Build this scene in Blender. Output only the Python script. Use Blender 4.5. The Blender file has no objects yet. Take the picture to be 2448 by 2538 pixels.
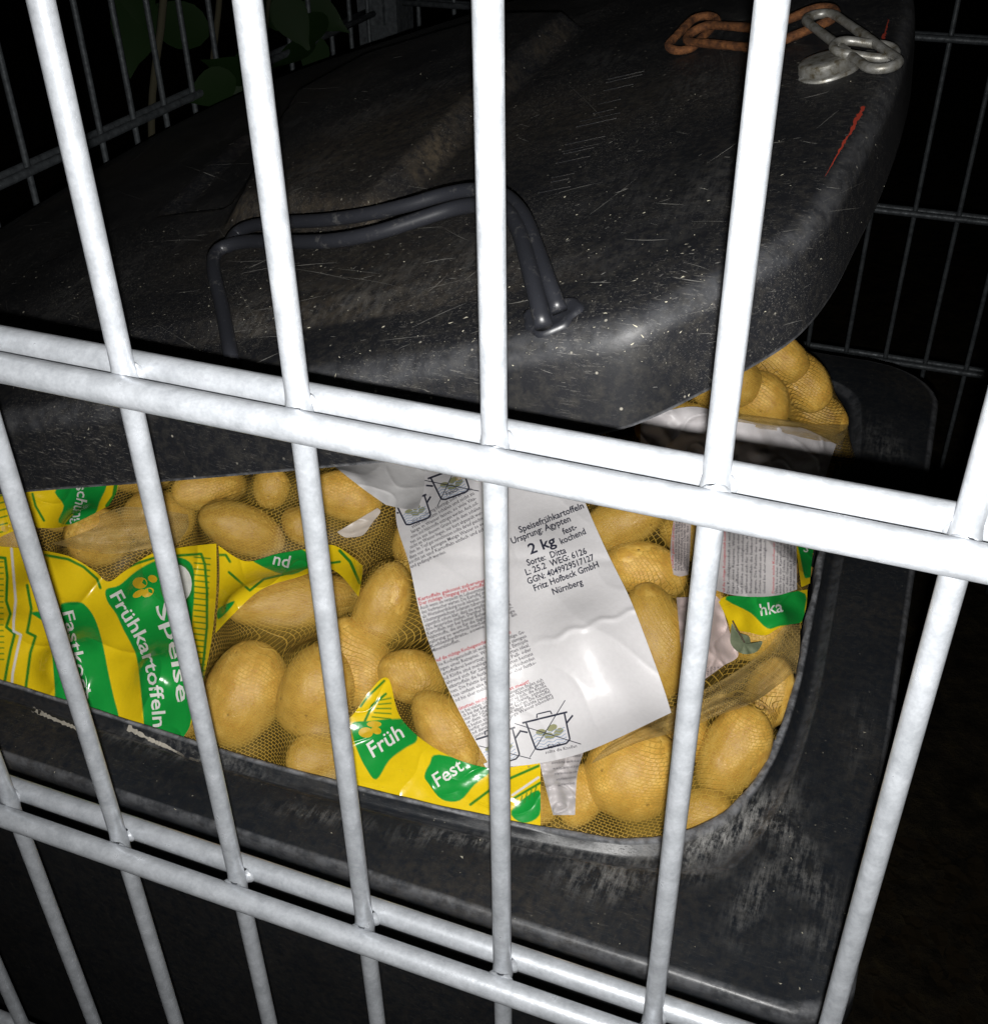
import bpy, math, random
import numpy as np
from mathutils import Vector, Matrix
from mathutils.bvhtree import BVHTree

random.seed(7); np.random.seed(7)
S = 0.001                                   # the scene is laid out in millimetres

# ------------------------------------------------------------------ camera, world, light, exposure
scn = bpy.context.scene
CAM = np.array([231.02, -203.26, 135.51])
ROT = np.array([[0.93156619, 0.36333327, -0.01316709],      # right
                [0.19789649, -0.53711097, -0.81996877],     # down
                [-0.30499412, 0.76124946, -0.5722568]])     # forward
FOC = 2823.85
cam = bpy.data.cameras.new('camera'); camo = bpy.data.objects.new('camera', cam)
scn.collection.objects.link(camo); scn.camera = camo
cam.sensor_fit = 'HORIZONTAL'; cam.sensor_width = 36; cam.lens = 36 * FOC / 2448
cam.clip_start = 0.01; cam.clip_end = 200
mw = Matrix.Identity(4)
for r in range(3):
    mw[r][0] = ROT[0][r]; mw[r][1] = -ROT[1][r]; mw[r][2] = -ROT[2][r]; mw[r][3] = CAM[r] * S
camo.matrix_world = mw

world = bpy.data.worlds.new('World'); scn.world = world; world.use_nodes = True
wn = world.node_tree
sky = wn.nodes.new('ShaderNodeTexSky'); sky.sky_type = 'NISHITA'; sky.sun_disc = False
sky.sun_elevation = math.radians(1.0); sky.sun_rotation = math.radians(150)
wn.links.new(sky.outputs[0], wn.nodes['Background'].inputs[0])
wn.nodes['Background'].inputs[1].default_value = 0.0015       # night

# the only light of the place: the flash of the phone that took the picture, beside its lens
fl = bpy.data.lights.new('phone_flash', 'SPOT'); flo = bpy.data.objects.new('phone_flash', fl)
scn.collection.objects.link(flo)
flo.location = [q * S for q in (CAM + ROT[1] * 8.5 + ROT[0] * 0.5)]
fl.spot_size = math.radians(104); fl.spot_blend = 1.0
flo.rotation_euler = mw.to_euler()
fl.energy = 17.0; fl.shadow_soft_size = 0.0016; fl.color = (1.0, 0.985, 0.96)

scn.view_settings.view_transform = 'Standard'; scn.view_settings.look = 'None'
scn.view_settings.exposure = 0.0; scn.view_settings.gamma = 1.0
scn.view_settings.use_curve_mapping = False
scn.render.engine = 'CYCLES'
scn.cycles.use_denoising = True; scn.cycles.denoiser = 'OPENIMAGEDENOISE'
scn.cycles.use_adaptive_sampling = True; scn.cycles.adaptive_threshold = 0.02; scn.cycles.adaptive_min_samples = 12
scn.cycles.max_bounces = 6; scn.cycles.transparent_max_bounces = 16
scn.cycles.sample_clamp_indirect = 4.0

# ------------------------------------------------------------------ helpers
K = 2448 / 1890.0
def ray(x, y):
    """direction through a point of the 1890 px wide picture grid"""
    x = np.asarray(x, float); y = np.asarray(y, float)
    d = np.stack([(x * K - 1224) / FOC, (y * K - 1269) / FOC, np.ones_like(x)], -1)
    return d @ ROT
def at(x, y, t): return CAM + ray(x, y) * t

def link(o, parent=None):
    scn.collection.objects.link(o)
    if parent is not None: o.parent = parent
    return o
def mesh(name, v, f, mat, parent=None, smooth=True, uv=None, col=None, colname='Col'):
    me = bpy.data.meshes.new(name)
    v = np.asarray(v, float)
    me.from_pydata((v * S).tolist(), [], [list(map(int, q)) for q in f])
    if mat is not None: me.materials.append(mat)
    if smooth: me.polygons.foreach_set('use_smooth', [True] * len(me.polygons))
    if uv is not None:
        L = me.uv_layers.new(name='UVMap')
        li = np.zeros(len(me.loops), int); me.loops.foreach_get('vertex_index', li)
        L.data.foreach_set('uv', np.asarray(uv, float)[li].ravel())
    if col is not None:
        A = me.color_attributes.new(colname, 'FLOAT_COLOR', 'POINT')
        c = np.ones((len(v), 4)); c[:, :3] = col
        A.data.foreach_set('color', c.ravel())
    me.update()
    return link(bpy.data.objects.new(name, me), parent)
def empty(name, loc=(0, 0, 0)):
    o = bpy.data.objects.new(name, None); o.empty_display_size = 0.02
    link(o); o.location = [q * S for q in loc]
    return o
def tag(o, label=None, cat=None, group=None, kind=None):
    for k, q in (('label', label), ('category', cat), ('group', group), ('kind', kind)):
        if q: o[k] = q
    return o
def adopt(o, p):
    """parent o (built in world mm) to an empty that stands somewhere else"""
    o.parent = p
    o.matrix_parent_inverse = Matrix.Translation(-Vector(p.location)) if p.parent is None else Matrix.Identity(4)
    return o

def catmull(P, n, closed=False):
    P = np.asarray(P, float); m = len(P)
    segs = m if closed else m - 1
    out = []
    for i in range(segs):
        if closed: a, b, c, d = (P[(i + k) % m] for k in (-1, 0, 1, 2))
        else: a, b, c, d = P[max(i - 1, 0)], P[i], P[i + 1], P[min(i + 2, m - 1)]
        t = np.linspace(0, 1, n, endpoint=False)[:, None]
        out.append(.5 * (2 * b + (c - a) * t + (2 * a - 5 * b + 4 * c - d) * t ** 2 + (3 * b - a - 3 * c + d) * t ** 3))
    if not closed: out.append(P[-1:])
    return np.vstack(out)
def resample(P, n, closed=False):
    P = np.asarray(P, float)
    Q = np.vstack([P, P[:1]]) if closed else P
    L = np.r_[0, np.cumsum(np.linalg.norm(np.diff(Q, axis=0), axis=1))]
    t = np.linspace(0, L[-1], n, endpoint=not closed)
    return np.stack([np.interp(t, L, Q[:, k]) for k in range(Q.shape[1])], -1)
def tube(P, r, seg=10, closed=False, caps=True, jit=0.0):
    P = np.asarray(P, float); n = len(P); r = np.broadcast_to(np.asarray(r, float), (n,))
    T = np.roll(P, -1, 0) - np.roll(P, 1, 0) if closed else np.gradient(P, axis=0)
    T /= np.linalg.norm(T, axis=1)[:, None]
    up = np.array([0, 0, 1.]) if abs(T[0][2]) < .9 else np.array([1., 0, 0])
    N = up - T[0] * (up @ T[0]); N /= np.linalg.norm(N)
    V = []
    for i in range(n):
        N = N - T[i] * (N @ T[i]); N /= np.linalg.norm(N); B = np.cross(T[i], N)
        for k in range(seg):
            a = 2 * math.pi * k / seg
            rr = r[i] * (1 + jit * random.uniform(-1, 1))
            V.append(P[i] + rr * (math.cos(a) * N + math.sin(a) * B))
    F = []
    for i in range(n if closed else n - 1):
        j = (i + 1) % n
        for k in range(seg):
            l = (k + 1) % seg
            F.append((i * seg + k, i * seg + l, j * seg + l, j * seg + k))
    if caps and not closed:
        F.append(tuple(range(seg - 1, -1, -1))); F.append(tuple((n - 1) * seg + k for k in range(seg)))
    return np.array(V), F
def gridfaces(m, n, closed_n=False):
    F = []
    for i in range(m - 1):
        for j in range(n if closed_n else n - 1):
            k = (j + 1) % n
            F.append((i * n + j, i * n + k, (i + 1) * n + k, (i + 1) * n + j))
    return F
def box(x0, x1, y0, y1, z0, z1):
    V = [(x, y, z) for z in (z0, z1) for y in (y0, y1) for x in (x0, x1)]
    F = [(0, 2, 3, 1), (4, 5, 7, 6), (0, 1, 5, 4), (2, 6, 7, 3), (0, 4, 6, 2), (1, 3, 7, 5)]
    return V, F
def inpoly(x, y, poly):
    x = np.asarray(x); y = np.asarray(y); r = np.zeros(x.shape, bool); n = len(poly)
    for i in range(n):
        (xa, ya), (xb, yb) = poly[i], poly[(i + 1) % n]
        if ya == yb: continue
        c = ((ya > y) != (yb > y)) & (x < (xb - xa) * (y - ya) / (yb - ya) + xa); r ^= c
    return r
def distline(x, y, P):
    d = np.full(np.shape(x), 1e9)
    for (xa, ya), (xb, yb) in zip(P[:-1], P[1:]):
        l2 = (xb - xa) ** 2 + (yb - ya) ** 2 + 1e-9
        t = np.clip(((x - xa) * (xb - xa) + (y - ya) * (yb - ya)) / l2, 0, 1)
        d = np.minimum(d, np.hypot(x - xa - t * (xb - xa), y - ya - t * (yb - ya)))
    return d
def wob(x, y, seed=0, f=1.0):
    """smooth pseudo noise, about -1..1"""
    r = np.random.RandomState(seed); o = 0
    for k in range(6):
        a = r.uniform(0, 2 * math.pi); w = f * r.uniform(.5, 1.7); p = r.uniform(0, 6.28)
        o = o + np.sin((x * math.cos(a) + y * math.sin(a)) * w + p + 1.3 * np.sin((y * math.cos(a) - x * math.sin(a)) * w * .6))
    return o / 3.2

# ------------------------------------------------------------------ materials
def mat(name, base=(.5, .5, .5), rough=.5, spec=.5, metal=0.0):
    m = bpy.data.materials.new(name); m.use_nodes = True
    p = m.node_tree.nodes['Principled BSDF']
    p.inputs['Base Color'].default_value = (*base, 1); p.inputs['Roughness'].default_value = rough
    p.inputs['Specular IOR Level'].default_value = spec; p.inputs['Metallic'].default_value = metal
    return m, m.node_tree, p
class NT:
    def __init__(s, nt): s.nt = nt
    def n(s, typ, **kw):
        q = s.nt.nodes.new(typ)
        for k, v in kw.items():
            if k == 'ins':
                for a, b in v.items():
                    if isinstance(b, bpy.types.NodeSocket): s.nt.links.new(b, q.inputs[a])
                    else: q.inputs[a].default_value = b
            else: setattr(q, k, v)
        return q
    def coord(s, kind='Object', scale=(1, 1, 1), rot=(0, 0, 0)):
        c = s.n('ShaderNodeTexCoord')
        m = s.n('ShaderNodeMapping', ins={'Vector': c.outputs[kind], 'Scale': scale, 'Rotation': rot})
        return m.outputs[0]
    def noise(s, vec, scale, detail=4, rough=.55):
        return s.n('ShaderNodeTexNoise', ins={'Vector': vec, 'Scale': scale, 'Detail': detail, 'Roughness': rough}).outputs['Fac']
    def ramp(s, fac, stops, interp='LINEAR'):
        r = s.n('ShaderNodeValToRGB', ins={'Fac': fac}); e = r.color_ramp.elements
        r.color_ramp.interpolation = interp
        while len(e) < len(stops): e.new(.5)
        for q, (p, c) in zip(e, stops):
            q.position = p; q.color = (*c, 1) if not isinstance(c, (int, float)) else (c, c, c, 1)
        return r.outputs[0]
    def mix(s, f, a, b):
        m = s.n('ShaderNodeMix', data_type='RGBA')
        for i, v in ((0, f), (6, a), (7, b)):
            if isinstance(v, bpy.types.NodeSocket): s.nt.links.new(v, m.inputs[i])
            else: m.inputs[i].default_value = v if i == 0 or len(v) == 4 else (*v, 1)
        return m.outputs[2]
    def math(s, op, a, b=0.0, c=None):
        m = s.n('ShaderNodeMath', operation=op)
        for i, v in enumerate((a, b) if c is None else (a, b, c)):
            if isinstance(v, bpy.types.NodeSocket): s.nt.links.new(v, m.inputs[i])
            else: m.inputs[i].default_value = v
        return m.outputs[0]
    def bump(s, h, strength, dist, p):
        b = s.n('ShaderNodeBump', ins={'Height': h, 'Strength': strength, 'Distance': dist})
        s.nt.links.new(b.outputs[0], p.inputs['Normal'])
    def to(s, a, b): s.nt.links.new(a, b)

def m_galv(name, lo, hi, rough=.5):
    m, nt, p = mat(name, rough=rough, spec=.6, metal=.35); t = NT(nt)
    v = t.coord()
    n1 = t.noise(v, 160, 5, .6); n2 = t.noise(v, 900, 3, .6)
    f = t.math('ADD', t.math('MULTIPLY', n1, .75), t.math('MULTIPLY', n2, .25))
    t.to(t.ramp(f, [(.36, lo), (.52, tuple((a + b) / 2 for a, b in zip(lo, hi))), (.66, hi)]), p.inputs['Base Color'])
    t.to(t.ramp(n1, [(.3, rough + .12), (.7, rough - .12)]), p.inputs['Roughness'])
    t.bump(f, .35, .0006, p)
    return m
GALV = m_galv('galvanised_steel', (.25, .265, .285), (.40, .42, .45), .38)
GALV_FAR = m_galv('galvanised_steel_dimmed', (.05, .057, .064), (.15, .168, .18), .55)  # darker copy of the steel: dimness far from the flash put into the colour

def m_plastic(name, rotz=0.0, scr=1.0, dust=1.0, spec=.33, r0=.40, lo=(.005, .0055, .0068), hi=(.010, .0105, .013)):
    """scratched, dusty black polyethylene; the vertex colour adds scuffs (R), brown dust (G) and worn edges with a painted edge highlight (B)"""
    m, nt, p = mat(name, rough=.42, spec=spec); t = NT(nt)
    v = t.coord()
    vs = t.coord(scale=(1, 11, 11), rot=(0, 0, rotz)); vs2 = t.coord(scale=(9, 1, 9), rot=(0, 0, rotz + .5))
    at_ = t.n('ShaderNodeVertexColor', layer_name='Col')
    sep = t.n('ShaderNodeSeparateColor', ins={0: at_.outputs[0]})
    big = t.noise(v, 16, 3)
    base = t.mix(big, lo, hi)
    s1 = t.ramp(t.noise(vs, 150, 4, .8), [(.575, 0), (.66, 1)])
    s2 = t.ramp(t.noise(vs2, 120, 4, .8), [(.60, 0), (.68, 1)])
    sc = t.math('MAXIMUM', s1, t.math('MULTIPLY', s2, .7))
    sc = t.math('MULTIPLY', sc, t.ramp(big, [(.38, .12), (.62, 1)]))
    c1 = t.mix(t.math('MULTIPLY', sc, .62 * scr), base, (.20, .19, .17))
    fine = t.noise(v, 240, 3, .7)
    c2 = t.mix(t.math('MULTIPLY', t.ramp(fine, [(.45, 0), (.75, 1)]), .16 * dust), c1, (.10, .09, .07))
    gd = t.math('MULTIPLY', sep.outputs[1], t.ramp(t.noise(v, 190, 4, .75), [(.38, .1), (.68, 1)]))
    c3 = t.mix(gd, c2, (.15, .115, .07))
    sn = t.ramp(t.math('ADD', t.math('MULTIPLY', t.noise(vs2, 40, 5, .8), .5), t.math('MULTIPLY', t.noise(v, 75, 5, .75), .5)), [(.46, 0), (.62, 1)])
    su = t.math('MULTIPLY', sep.outputs[0], sn)
    c4 = t.mix(su, c3, (.36, .355, .34))
    vo = t.n('ShaderNodeTexVoronoi', ins={'Vector': v, 'Scale': 230, 'Randomness': 1})
    cell = t.n('ShaderNodeSeparateColor', ins={0: vo.outputs['Color']})
    sp = t.math('MULTIPLY', t.ramp(vo.outputs['Distance'], [(.08, 1), (.15, 0)]), t.ramp(cell.outputs[0], [(.80, 0), (.88, 1)]))
    c5 = t.mix(t.math('MULTIPLY', sp, .6 * scr), c4, (.33, .31, .26))
    wear_glint = t.math('MULTIPLY', sep.outputs[2], t.ramp(t.noise(v, 140, 3, .7), [(.38, .3), (.6, 1)]))
    c6 = t.mix(wear_glint, c5, (.24, .245, .26))
    t.to(c6, p.inputs['Base Color'])
    r = t.math('ADD', t.math('MULTIPLY', big, .2), r0)
    r = t.math('ADD', r, t.math('MULTIPLY', gd, .3)); r = t.math('ADD', r, t.math('MULTIPLY', su, .25))
    t.to(r, p.inputs['Roughness'])
    h = t.math('ADD', t.math('MULTIPLY', fine, .5), t.math('MULTIPLY', sc, .35))
    t.bump(h, .22, .0008, p)
    return m
LIDM = m_plastic('black_plastic_scratched', .1)
RIMM = m_plastic('black_plastic_scuffed', -.25, .30, .8, .45, .28, (.0072, .0092, .0125), (.0135, .0168, .0222))
m_, nt_, p_ = mat('black_plastic_handle', (.022, .023, .027), .4); t_ = NT(nt_)
v_ = t_.coord(); t_.to(t_.ramp(t_.noise(v_, 170, 5, .75), [(.57, (.015, .016, .020)), (.80, (.085, .083, .08))]), p_.inputs['Base Color'])
HANDM = m_

m_, nt_, p_ = mat('rusty_iron', rough=.85, spec=.25); t_ = NT(nt_); v_ = t_.coord()
n_ = t_.noise(v_, 260, 6, .7)
t_.to(t_.ramp(n_, [(.3, (.022, .009, .005)), (.5, (.085, .033, .012)), (.7, (.19, .075, .024))]), p_.inputs['Base Color']); t_.bump(n_, .8, .001, p_)
RUST = m_
m_, nt_, p_ = mat('dull_zinc', rough=.42, spec=.6, metal=.45); t_ = NT(nt_); v_ = t_.coord()
n_ = t_.noise(v_, 220, 5, .65)
t_.to(t_.ramp(n_, [(.32, (.07, .055, .03)), (.46, (.17, .165, .145)), (.7, (.29, .29, .28))]), p_.inputs['Base Color']); t_.bump(n_, .3, .0006, p_)
ZINC = m_

m_, nt_, p_ = mat('potato_skin', rough=.31, spec=.6); t_ = NT(nt_); v_ = t_.coord()
info = t_.n('ShaderNodeObjectInfo')
va = t_.n('ShaderNodeVectorMath', operation='ADD', ins={0: v_, 1: info.outputs['Location']}).outputs[0]
n1 = t_.noise(va, 2.6, 5, .65); n2 = t_.noise(va, 15, 5, .75)
c_ = t_.ramp(n1, [(.32, (.48, .25, .040)), (.5, (.65, .385, .068)), (.70, (.82, .55, .14))])
c_ = t_.mix(t_.ramp(n2, [(.54, 0), (.72, .55)]), c_, (.27, .145, .04))
vo = t_.n('ShaderNodeTexVoronoi', ins={'Vector': va, 'Scale': 1.5})
c_ = t_.mix(t_.ramp(vo.outputs['Distance'], [(.03, .8), (.075, 0)]), c_, (.12, .06, .02))
hs = t_.n('ShaderNodeHueSaturation', ins={'Color': c_, 'Value': t_.math('ADD', t_.math('MULTIPLY', info.outputs['Random'], .36), .78)})
t_.to(hs.outputs[0], p_.inputs['Base Color']); t_.bump(t_.math('ADD', n2, t_.math('MULTIPLY', t_.ramp(vo.outputs['Distance'], [(.0, 0), (.16, 1)]), 1.2)), .35, .0016, p_)
POTATO = m_

def m_net(name, thread, veil, w=1.0):
    """knitted plastic net: real surface, open cells"""
    m, nt, p = mat(name, thread, .45, .5); t = NT(nt)
    c = t.n('ShaderNodeTexCoord')
    nz = t.n('ShaderNodeTexNoise', ins={'Vector': c.outputs['UV'], 'Scale': .05, 'Detail': 2})
    off = t.n('ShaderNodeVectorMath', operation='SCALE', ins={0: nz.outputs['Color'], 'Scale': 3.5})
    vec = t.n('ShaderNodeVectorMath', operation='ADD', ins={0: c.outputs['UV'], 1: off.outputs[0]})
    br = t.n('ShaderNodeTexBrick', offset=.5, offset_frequency=2, squash=1.0, ins={
        'Vector': vec.outputs[0], 'Scale': 1.0, 'Mortar Size': .235 * w, 'Mortar Smooth': .6, 'Brick Width': 2.6, 'Row Height': 2.05, 'Bias': 0.0})
    f = br.outputs['Fac']
    big = t.n('ShaderNodeTexNoise', ins={'Vector': c.outputs['UV'], 'Scale': .035, 'Detail': 3}).outputs['Fac']
    alpha = t.math('MAXIMUM', t.math('MULTIPLY', f, .85), t.ramp(big, [(.42, veil * .3), (.68, veil)]))
    tr = t.n('ShaderNodeBsdfTransparent')
    mx = t.n('ShaderNodeMixShader', ins={0: alpha, 1: tr.outputs[0], 2: p.outputs[0]})
    out = [q for q in nt.nodes if q.type == 'OUTPUT_MATERIAL'][0]
    t.to(mx.outputs[0], out.inputs[0])
    t.bump(f, .6, .0008, p)
    return m
NET = m_net('tan_plastic_net', (.62, .395, .07), .36)
NETD = m_net('tan_plastic_net_bunched', (.62, .43, .15), .72, 1.15)

def m_vcol(name, rough, spec=.5, tr=0.0, bump=0.0):
    m, nt, p = mat(name, rough=rough, spec=spec); t = NT(nt)
    a = t.n('ShaderNodeVertexColor', layer_name='Col'); v = t.coord()
    n = t.noise(v, 500, 3)
    hs = t.n('ShaderNodeHueSaturation', ins={'Color': a.outputs[0], 'Value': t.math('ADD', t.math('MULTIPLY', n, .12), .94)})
    t.to(hs.outputs[0], p.inputs['Base Color'])
    if bump: t.bump(t.noise(v, 110, 3), bump, .002, p)
    return m
FILM = m_vcol('printed_plastic_film', .22, .6, bump=.12)
PAPER = m_vcol('white_plastic_label', .40, .42, bump=.16)
def m_flat(name, c, rough=.4): return mat(name, c, rough)[0]
INK_W = m_flat('white_print', (.74, .74, .70)); INK_K = m_flat('dark_blue_print', (.022, .024, .045))
INK_G = m_flat('grey_print', (.075, .07, .085)); INK_R = m_flat('red_print', (.50, .045, .06))
INK_Y = m_flat('pale_olive_print', (.30, .30, .16)); INK_B = m_flat('pale_blue_print', (.30, .38, .52))
INK_O = m_flat('potato_yellow_print', (.62, .40, .015)); INK_DG = m_flat('dark_green_print', (.03, .20, .03))
REDM = m_flat('matt_red', (.26, .022, .008), .7); PLAST = m_flat('dried_plaster', (.42, .39, .33), .9)

# ------------------------------------------------------------------ ground
m_, nt_, p_ = mat('dark_soil', rough=.95, spec=.2); t_ = NT(nt_); v_ = t_.coord()
n_ = t_.noise(v_, 22, 7, .7)
t_.to(t_.ramp(n_, [(.35, (.012, .010, .007)), (.55, (.045, .036, .022)), (.75, (.085, .065, .03))]), p_.inputs['Base Color']); t_.bump(n_, .8, .02, p_)
GZ = -1300.0
gv, gf = [], []
n = 61
xs = np.sign(np.linspace(-1, 1, n)) * np.abs(np.linspace(-1, 1, n)) ** 3 * 40000
X, Y = np.meshgrid(xs, xs + 500)
Z = GZ + 6 * wob(X, Y, 3, .02) * (np.hypot(X, Y) < 3000)
tag(mesh('ground', np.stack([X.ravel(), Y.ravel(), Z.ravel()], 1), gridfaces(n, n), m_), kind='structure')

# ------------------------------------------------------------------ wire fences
def wire(P0, P1, r, name, m, parent, bulge=None, seg=14, step=18.0):
    P0 = np.array(P0, float); P1 = np.array(P1, float); L = np.linalg.norm(P1 - P0)
    ts = set(np.linspace(0, L, max(2, int(L / step))).tolist())
    for b in (bulge or []):
        for d in (-6, -4, -2.5, 0, 2.5, 4, 6): ts.add(b + d)
    ts = np.array(sorted(q for q in ts if 0 <= q <= L))
    rr = np.full(len(ts), r)
    for b in (bulge or []): rr += .5 * np.exp(-((ts - b) / 2.6) ** 2)
    P = P0 + (P1 - P0) * (ts / L)[:, None]
    V, F = tube(P, rr, seg)
    return mesh(name, V, F, m, parent)
A = 6.4
fence = empty('wire_fence_panel', (100, 0, GZ))
tag(fence, 'nearest galvanised double wire fence panel, bleached white by the flash', 'fence', 'welded wire fence panels of the cage')
RZ = [200, 0, -200, -400, -600]
for i in range(-9, 10):
    adopt(wire((i * 50, 0, 330), (i * 50, 0, -900), 3.0, 'vertical_wire', GALV, None, [330 - z for z in RZ]), fence)
for z in RZ:
    for y in (-A, A):
        adopt(wire((-480, y, z), (485, y, z), 4.05, 'horizontal_wire', GALV, None, step=30), fence)

wa = np.linspace(0, 2 * math.pi, 12, endpoint=False); V = []
for th in (.3, .8, 1.35, 1.8, 2.35, 2.85): V += [(4.4 * math.sin(th) * math.cos(q), 2.4 * math.sin(th) * math.sin(q), 3.0 * math.cos(th)) for q in wa]
F = gridfaces(6, 12, True) + [tuple(range(12)), tuple(range(71, 59, -1))]; weldme = None
for i in range(-4, 7):
    for z in (0, -200):
        for y in (-3.0, 3.0):
            if weldme is None: o = mesh('weld', V, F, GALV); weldme = o.data
            else: o = link(bpy.data.objects.new('weld', weldme))
            adopt(o, fence); o.location = ((i * 50 + random.uniform(-.8, .8)) * S, y * S, (z + random.uniform(-.7, .7)) * S)
            q = random.uniform(.85, 1.12); o.scale = (q, 1, random.uniform(.9, 1.25)); o.rotation_euler = (0, random.uniform(-.4, .4), 0)
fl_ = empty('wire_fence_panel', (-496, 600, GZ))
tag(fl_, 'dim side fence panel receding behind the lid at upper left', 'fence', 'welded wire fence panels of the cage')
for k in range(-11, 12):
    y = 652 + 50 * k
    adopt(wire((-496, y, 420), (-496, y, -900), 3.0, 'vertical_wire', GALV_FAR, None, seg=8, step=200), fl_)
for z in (224, 24, -176, -376, -576):
    for x in (-503, -489):
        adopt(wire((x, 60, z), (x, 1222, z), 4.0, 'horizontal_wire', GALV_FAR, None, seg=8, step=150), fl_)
fr_ = empty('wire_fence_panel', (0, 1230, GZ))
tag(fr_, 'dim far fence panel showing past the lid at upper right', 'fence', 'welded wire fence panels of the cage')
for k in range(-10, 19):
    x = 63 + 50 * k
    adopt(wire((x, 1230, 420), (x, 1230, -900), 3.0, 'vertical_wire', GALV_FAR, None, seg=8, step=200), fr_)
for z in (236, 36, -164, -364, -562):
    for y in (1223, 1237):
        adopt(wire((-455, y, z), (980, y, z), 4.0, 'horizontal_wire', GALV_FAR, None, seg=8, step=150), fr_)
post = empty('fence_post', (-488, 1232, GZ))
tag(post, 'square steel corner post where the two far fences meet', 'fence post')
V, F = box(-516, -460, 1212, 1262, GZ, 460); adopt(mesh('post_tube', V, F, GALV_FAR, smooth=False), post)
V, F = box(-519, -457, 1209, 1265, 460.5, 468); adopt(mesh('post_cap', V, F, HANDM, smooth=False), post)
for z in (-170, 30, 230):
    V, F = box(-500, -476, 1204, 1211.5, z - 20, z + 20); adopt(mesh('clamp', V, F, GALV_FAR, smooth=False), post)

# ------------------------------------------------------------------ container: rim and body
RZ0 = -310.0
binr = empty('waste_container', (-100, 400, GZ))
tag(binr, 'big scuffed black plastic waste container heaped with netted potatoes, lid propped open', 'waste container')
def rrect(x0, x1, y0, y1, rs, n=26):
    """rounded rectangle, counter clockwise from the front left; rs = radii fl, fr, rr, rl"""
    P = []
    for (cx, cy, r, a0) in ((x0 + rs[0], y0 + rs[0], rs[0], 180), (x1 - rs[1], y0 + rs[1], rs[1], 270), (x1 - rs[2], y1 - rs[2], rs[2], 0), (x0 + rs[3], y1 - rs[3], rs[3], 90)):
        for k in range(n):
            a = math.radians(a0 + 90 * k / (n - 1)); P.append((cx + r * math.cos(a), cy + r * math.sin(a)))
    return np.array(P)
inner = catmull([(-385, 190), (-372, 156), (-340, 141), (-211, 138.5), (-138, 137), (-54, 136.5), (21, 139.5), (90, 145), (142, 152.5), (158, 157.5), (172, 165), (185, 176.5), (197, 193), (205, 218), (210, 251),
                 (211.5, 295), (210, 342), (207, 423), (203, 520), (196, 590), (182, 635), (140, 655), (0, 660), (-300, 660), (-360, 645), (-385, 610), (-388, 400)], 8, True)
NR = 420
inner = resample(inner, NR, True)
outer = resample(rrect(-470, 267, 91, 708, (40, 26, 60, 50)), 2000, True)
# pair each inner point with the outer point in the direction of the local normal
tn = np.roll(inner, -1, 0) - np.roll(inner, 1, 0); tn /= np.linalg.norm(tn, axis=1)[:, None]
nn = np.stack([tn[:, 1], -tn[:, 0]], 1)
op = []
for p_i, n_i in zip(inner, nn):
    d = outer - p_i; al = d @ n_i; pe = np.abs(d @ np.array([-n_i[1], n_i[0]])); pe[al < 0] = 1e9
    op.append(outer[pe.argmin()])
op = np.array(op)
op = resample(op, NR, True) * 0 + op
prof = [(-.02, -60), (-.01, -14), (0.0, -1.2), (.015, 0.0), (.05, .2), (.075, -.6), (.11, -4.2), (.15, -5.0), (.20, -4.6), (.235, -2.2), (.27, -1.2), (.34, -.8), (.42, -.4), (.52, -.1), (.62, .2), (.72, .2), (.82, 0), (.90, -.2), (.955, -.4), (.975, -.9), (.99, -1.9), (.999, -3.6), (1.004, -9), (1.01, -17), (1.0, -20), (.95, -20.5), (.80, -20)]
V, C3 = [], []
def blob(px, py, sx, sy, ang=0):
    """centre on the rim plane under a picture grid point"""
    d = ray(px, py); P = CAM + d * ((RZ0 - CAM[2]) / d[2]); return P[0], P[1], sx, sy, math.radians(ang)
SC = [(*blob(1385, 1592, 30, 8, 42), 1.0), (*blob(1460, 1530, 20, 7, 55), .6), (*blob(1150, 1680, 18, 10, 20), .6), (*blob(1320, 1660, 16, 7, 30), .45), (*blob(1545, 1690, 9, 16, 60), .4),
      (*blob(1440, 1720, 6, 22, -10), .45), (*blob(1620, 1840, 10, 10, 0), .25), (*blob(1500, 1590, 20, 6, -35), .5), (*blob(880, 1600, 26, 6, 20), .35), (*blob(620, 1560, 24, 5, 10), .35), (*blob(1690, 850, 14, 34, 20), .3), (*blob(1040, 1620, 40, 5, 12), .5),
      (*blob(330, 1430, 50, 6, 2), .5), (*blob(1640, 1400, 8, 30, 0), .12), (*blob(1560, 1800, 12, 8, 10), .2)]
def scuff(x, y):
    s = 0
    for cx, cy, sx, sy, a, w in SC:
        u = (x - cx) * math.cos(a) + (y - cy) * math.sin(a); v = -(x - cx) * math.sin(a) + (y - cy) * math.cos(a)
        s = s + w * np.exp(-(u / sx) ** 2 - (v / sy) ** 2)
    return np.clip(s, 0, 1)
prf = []
for a, b in zip(prof[:-1], prof[1:]):
    for t in ((0, .5) if a[0] > .2 and b[0] < .96 else (0,)): prf.append((a[0] + (b[0] - a[0]) * t, a[1] + (b[1] - a[1]) * t))
prf.append(prof[-1])
rag = wob(np.arange(NR) * 1.0, np.arange(NR) * .3, 5, .9)
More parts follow.
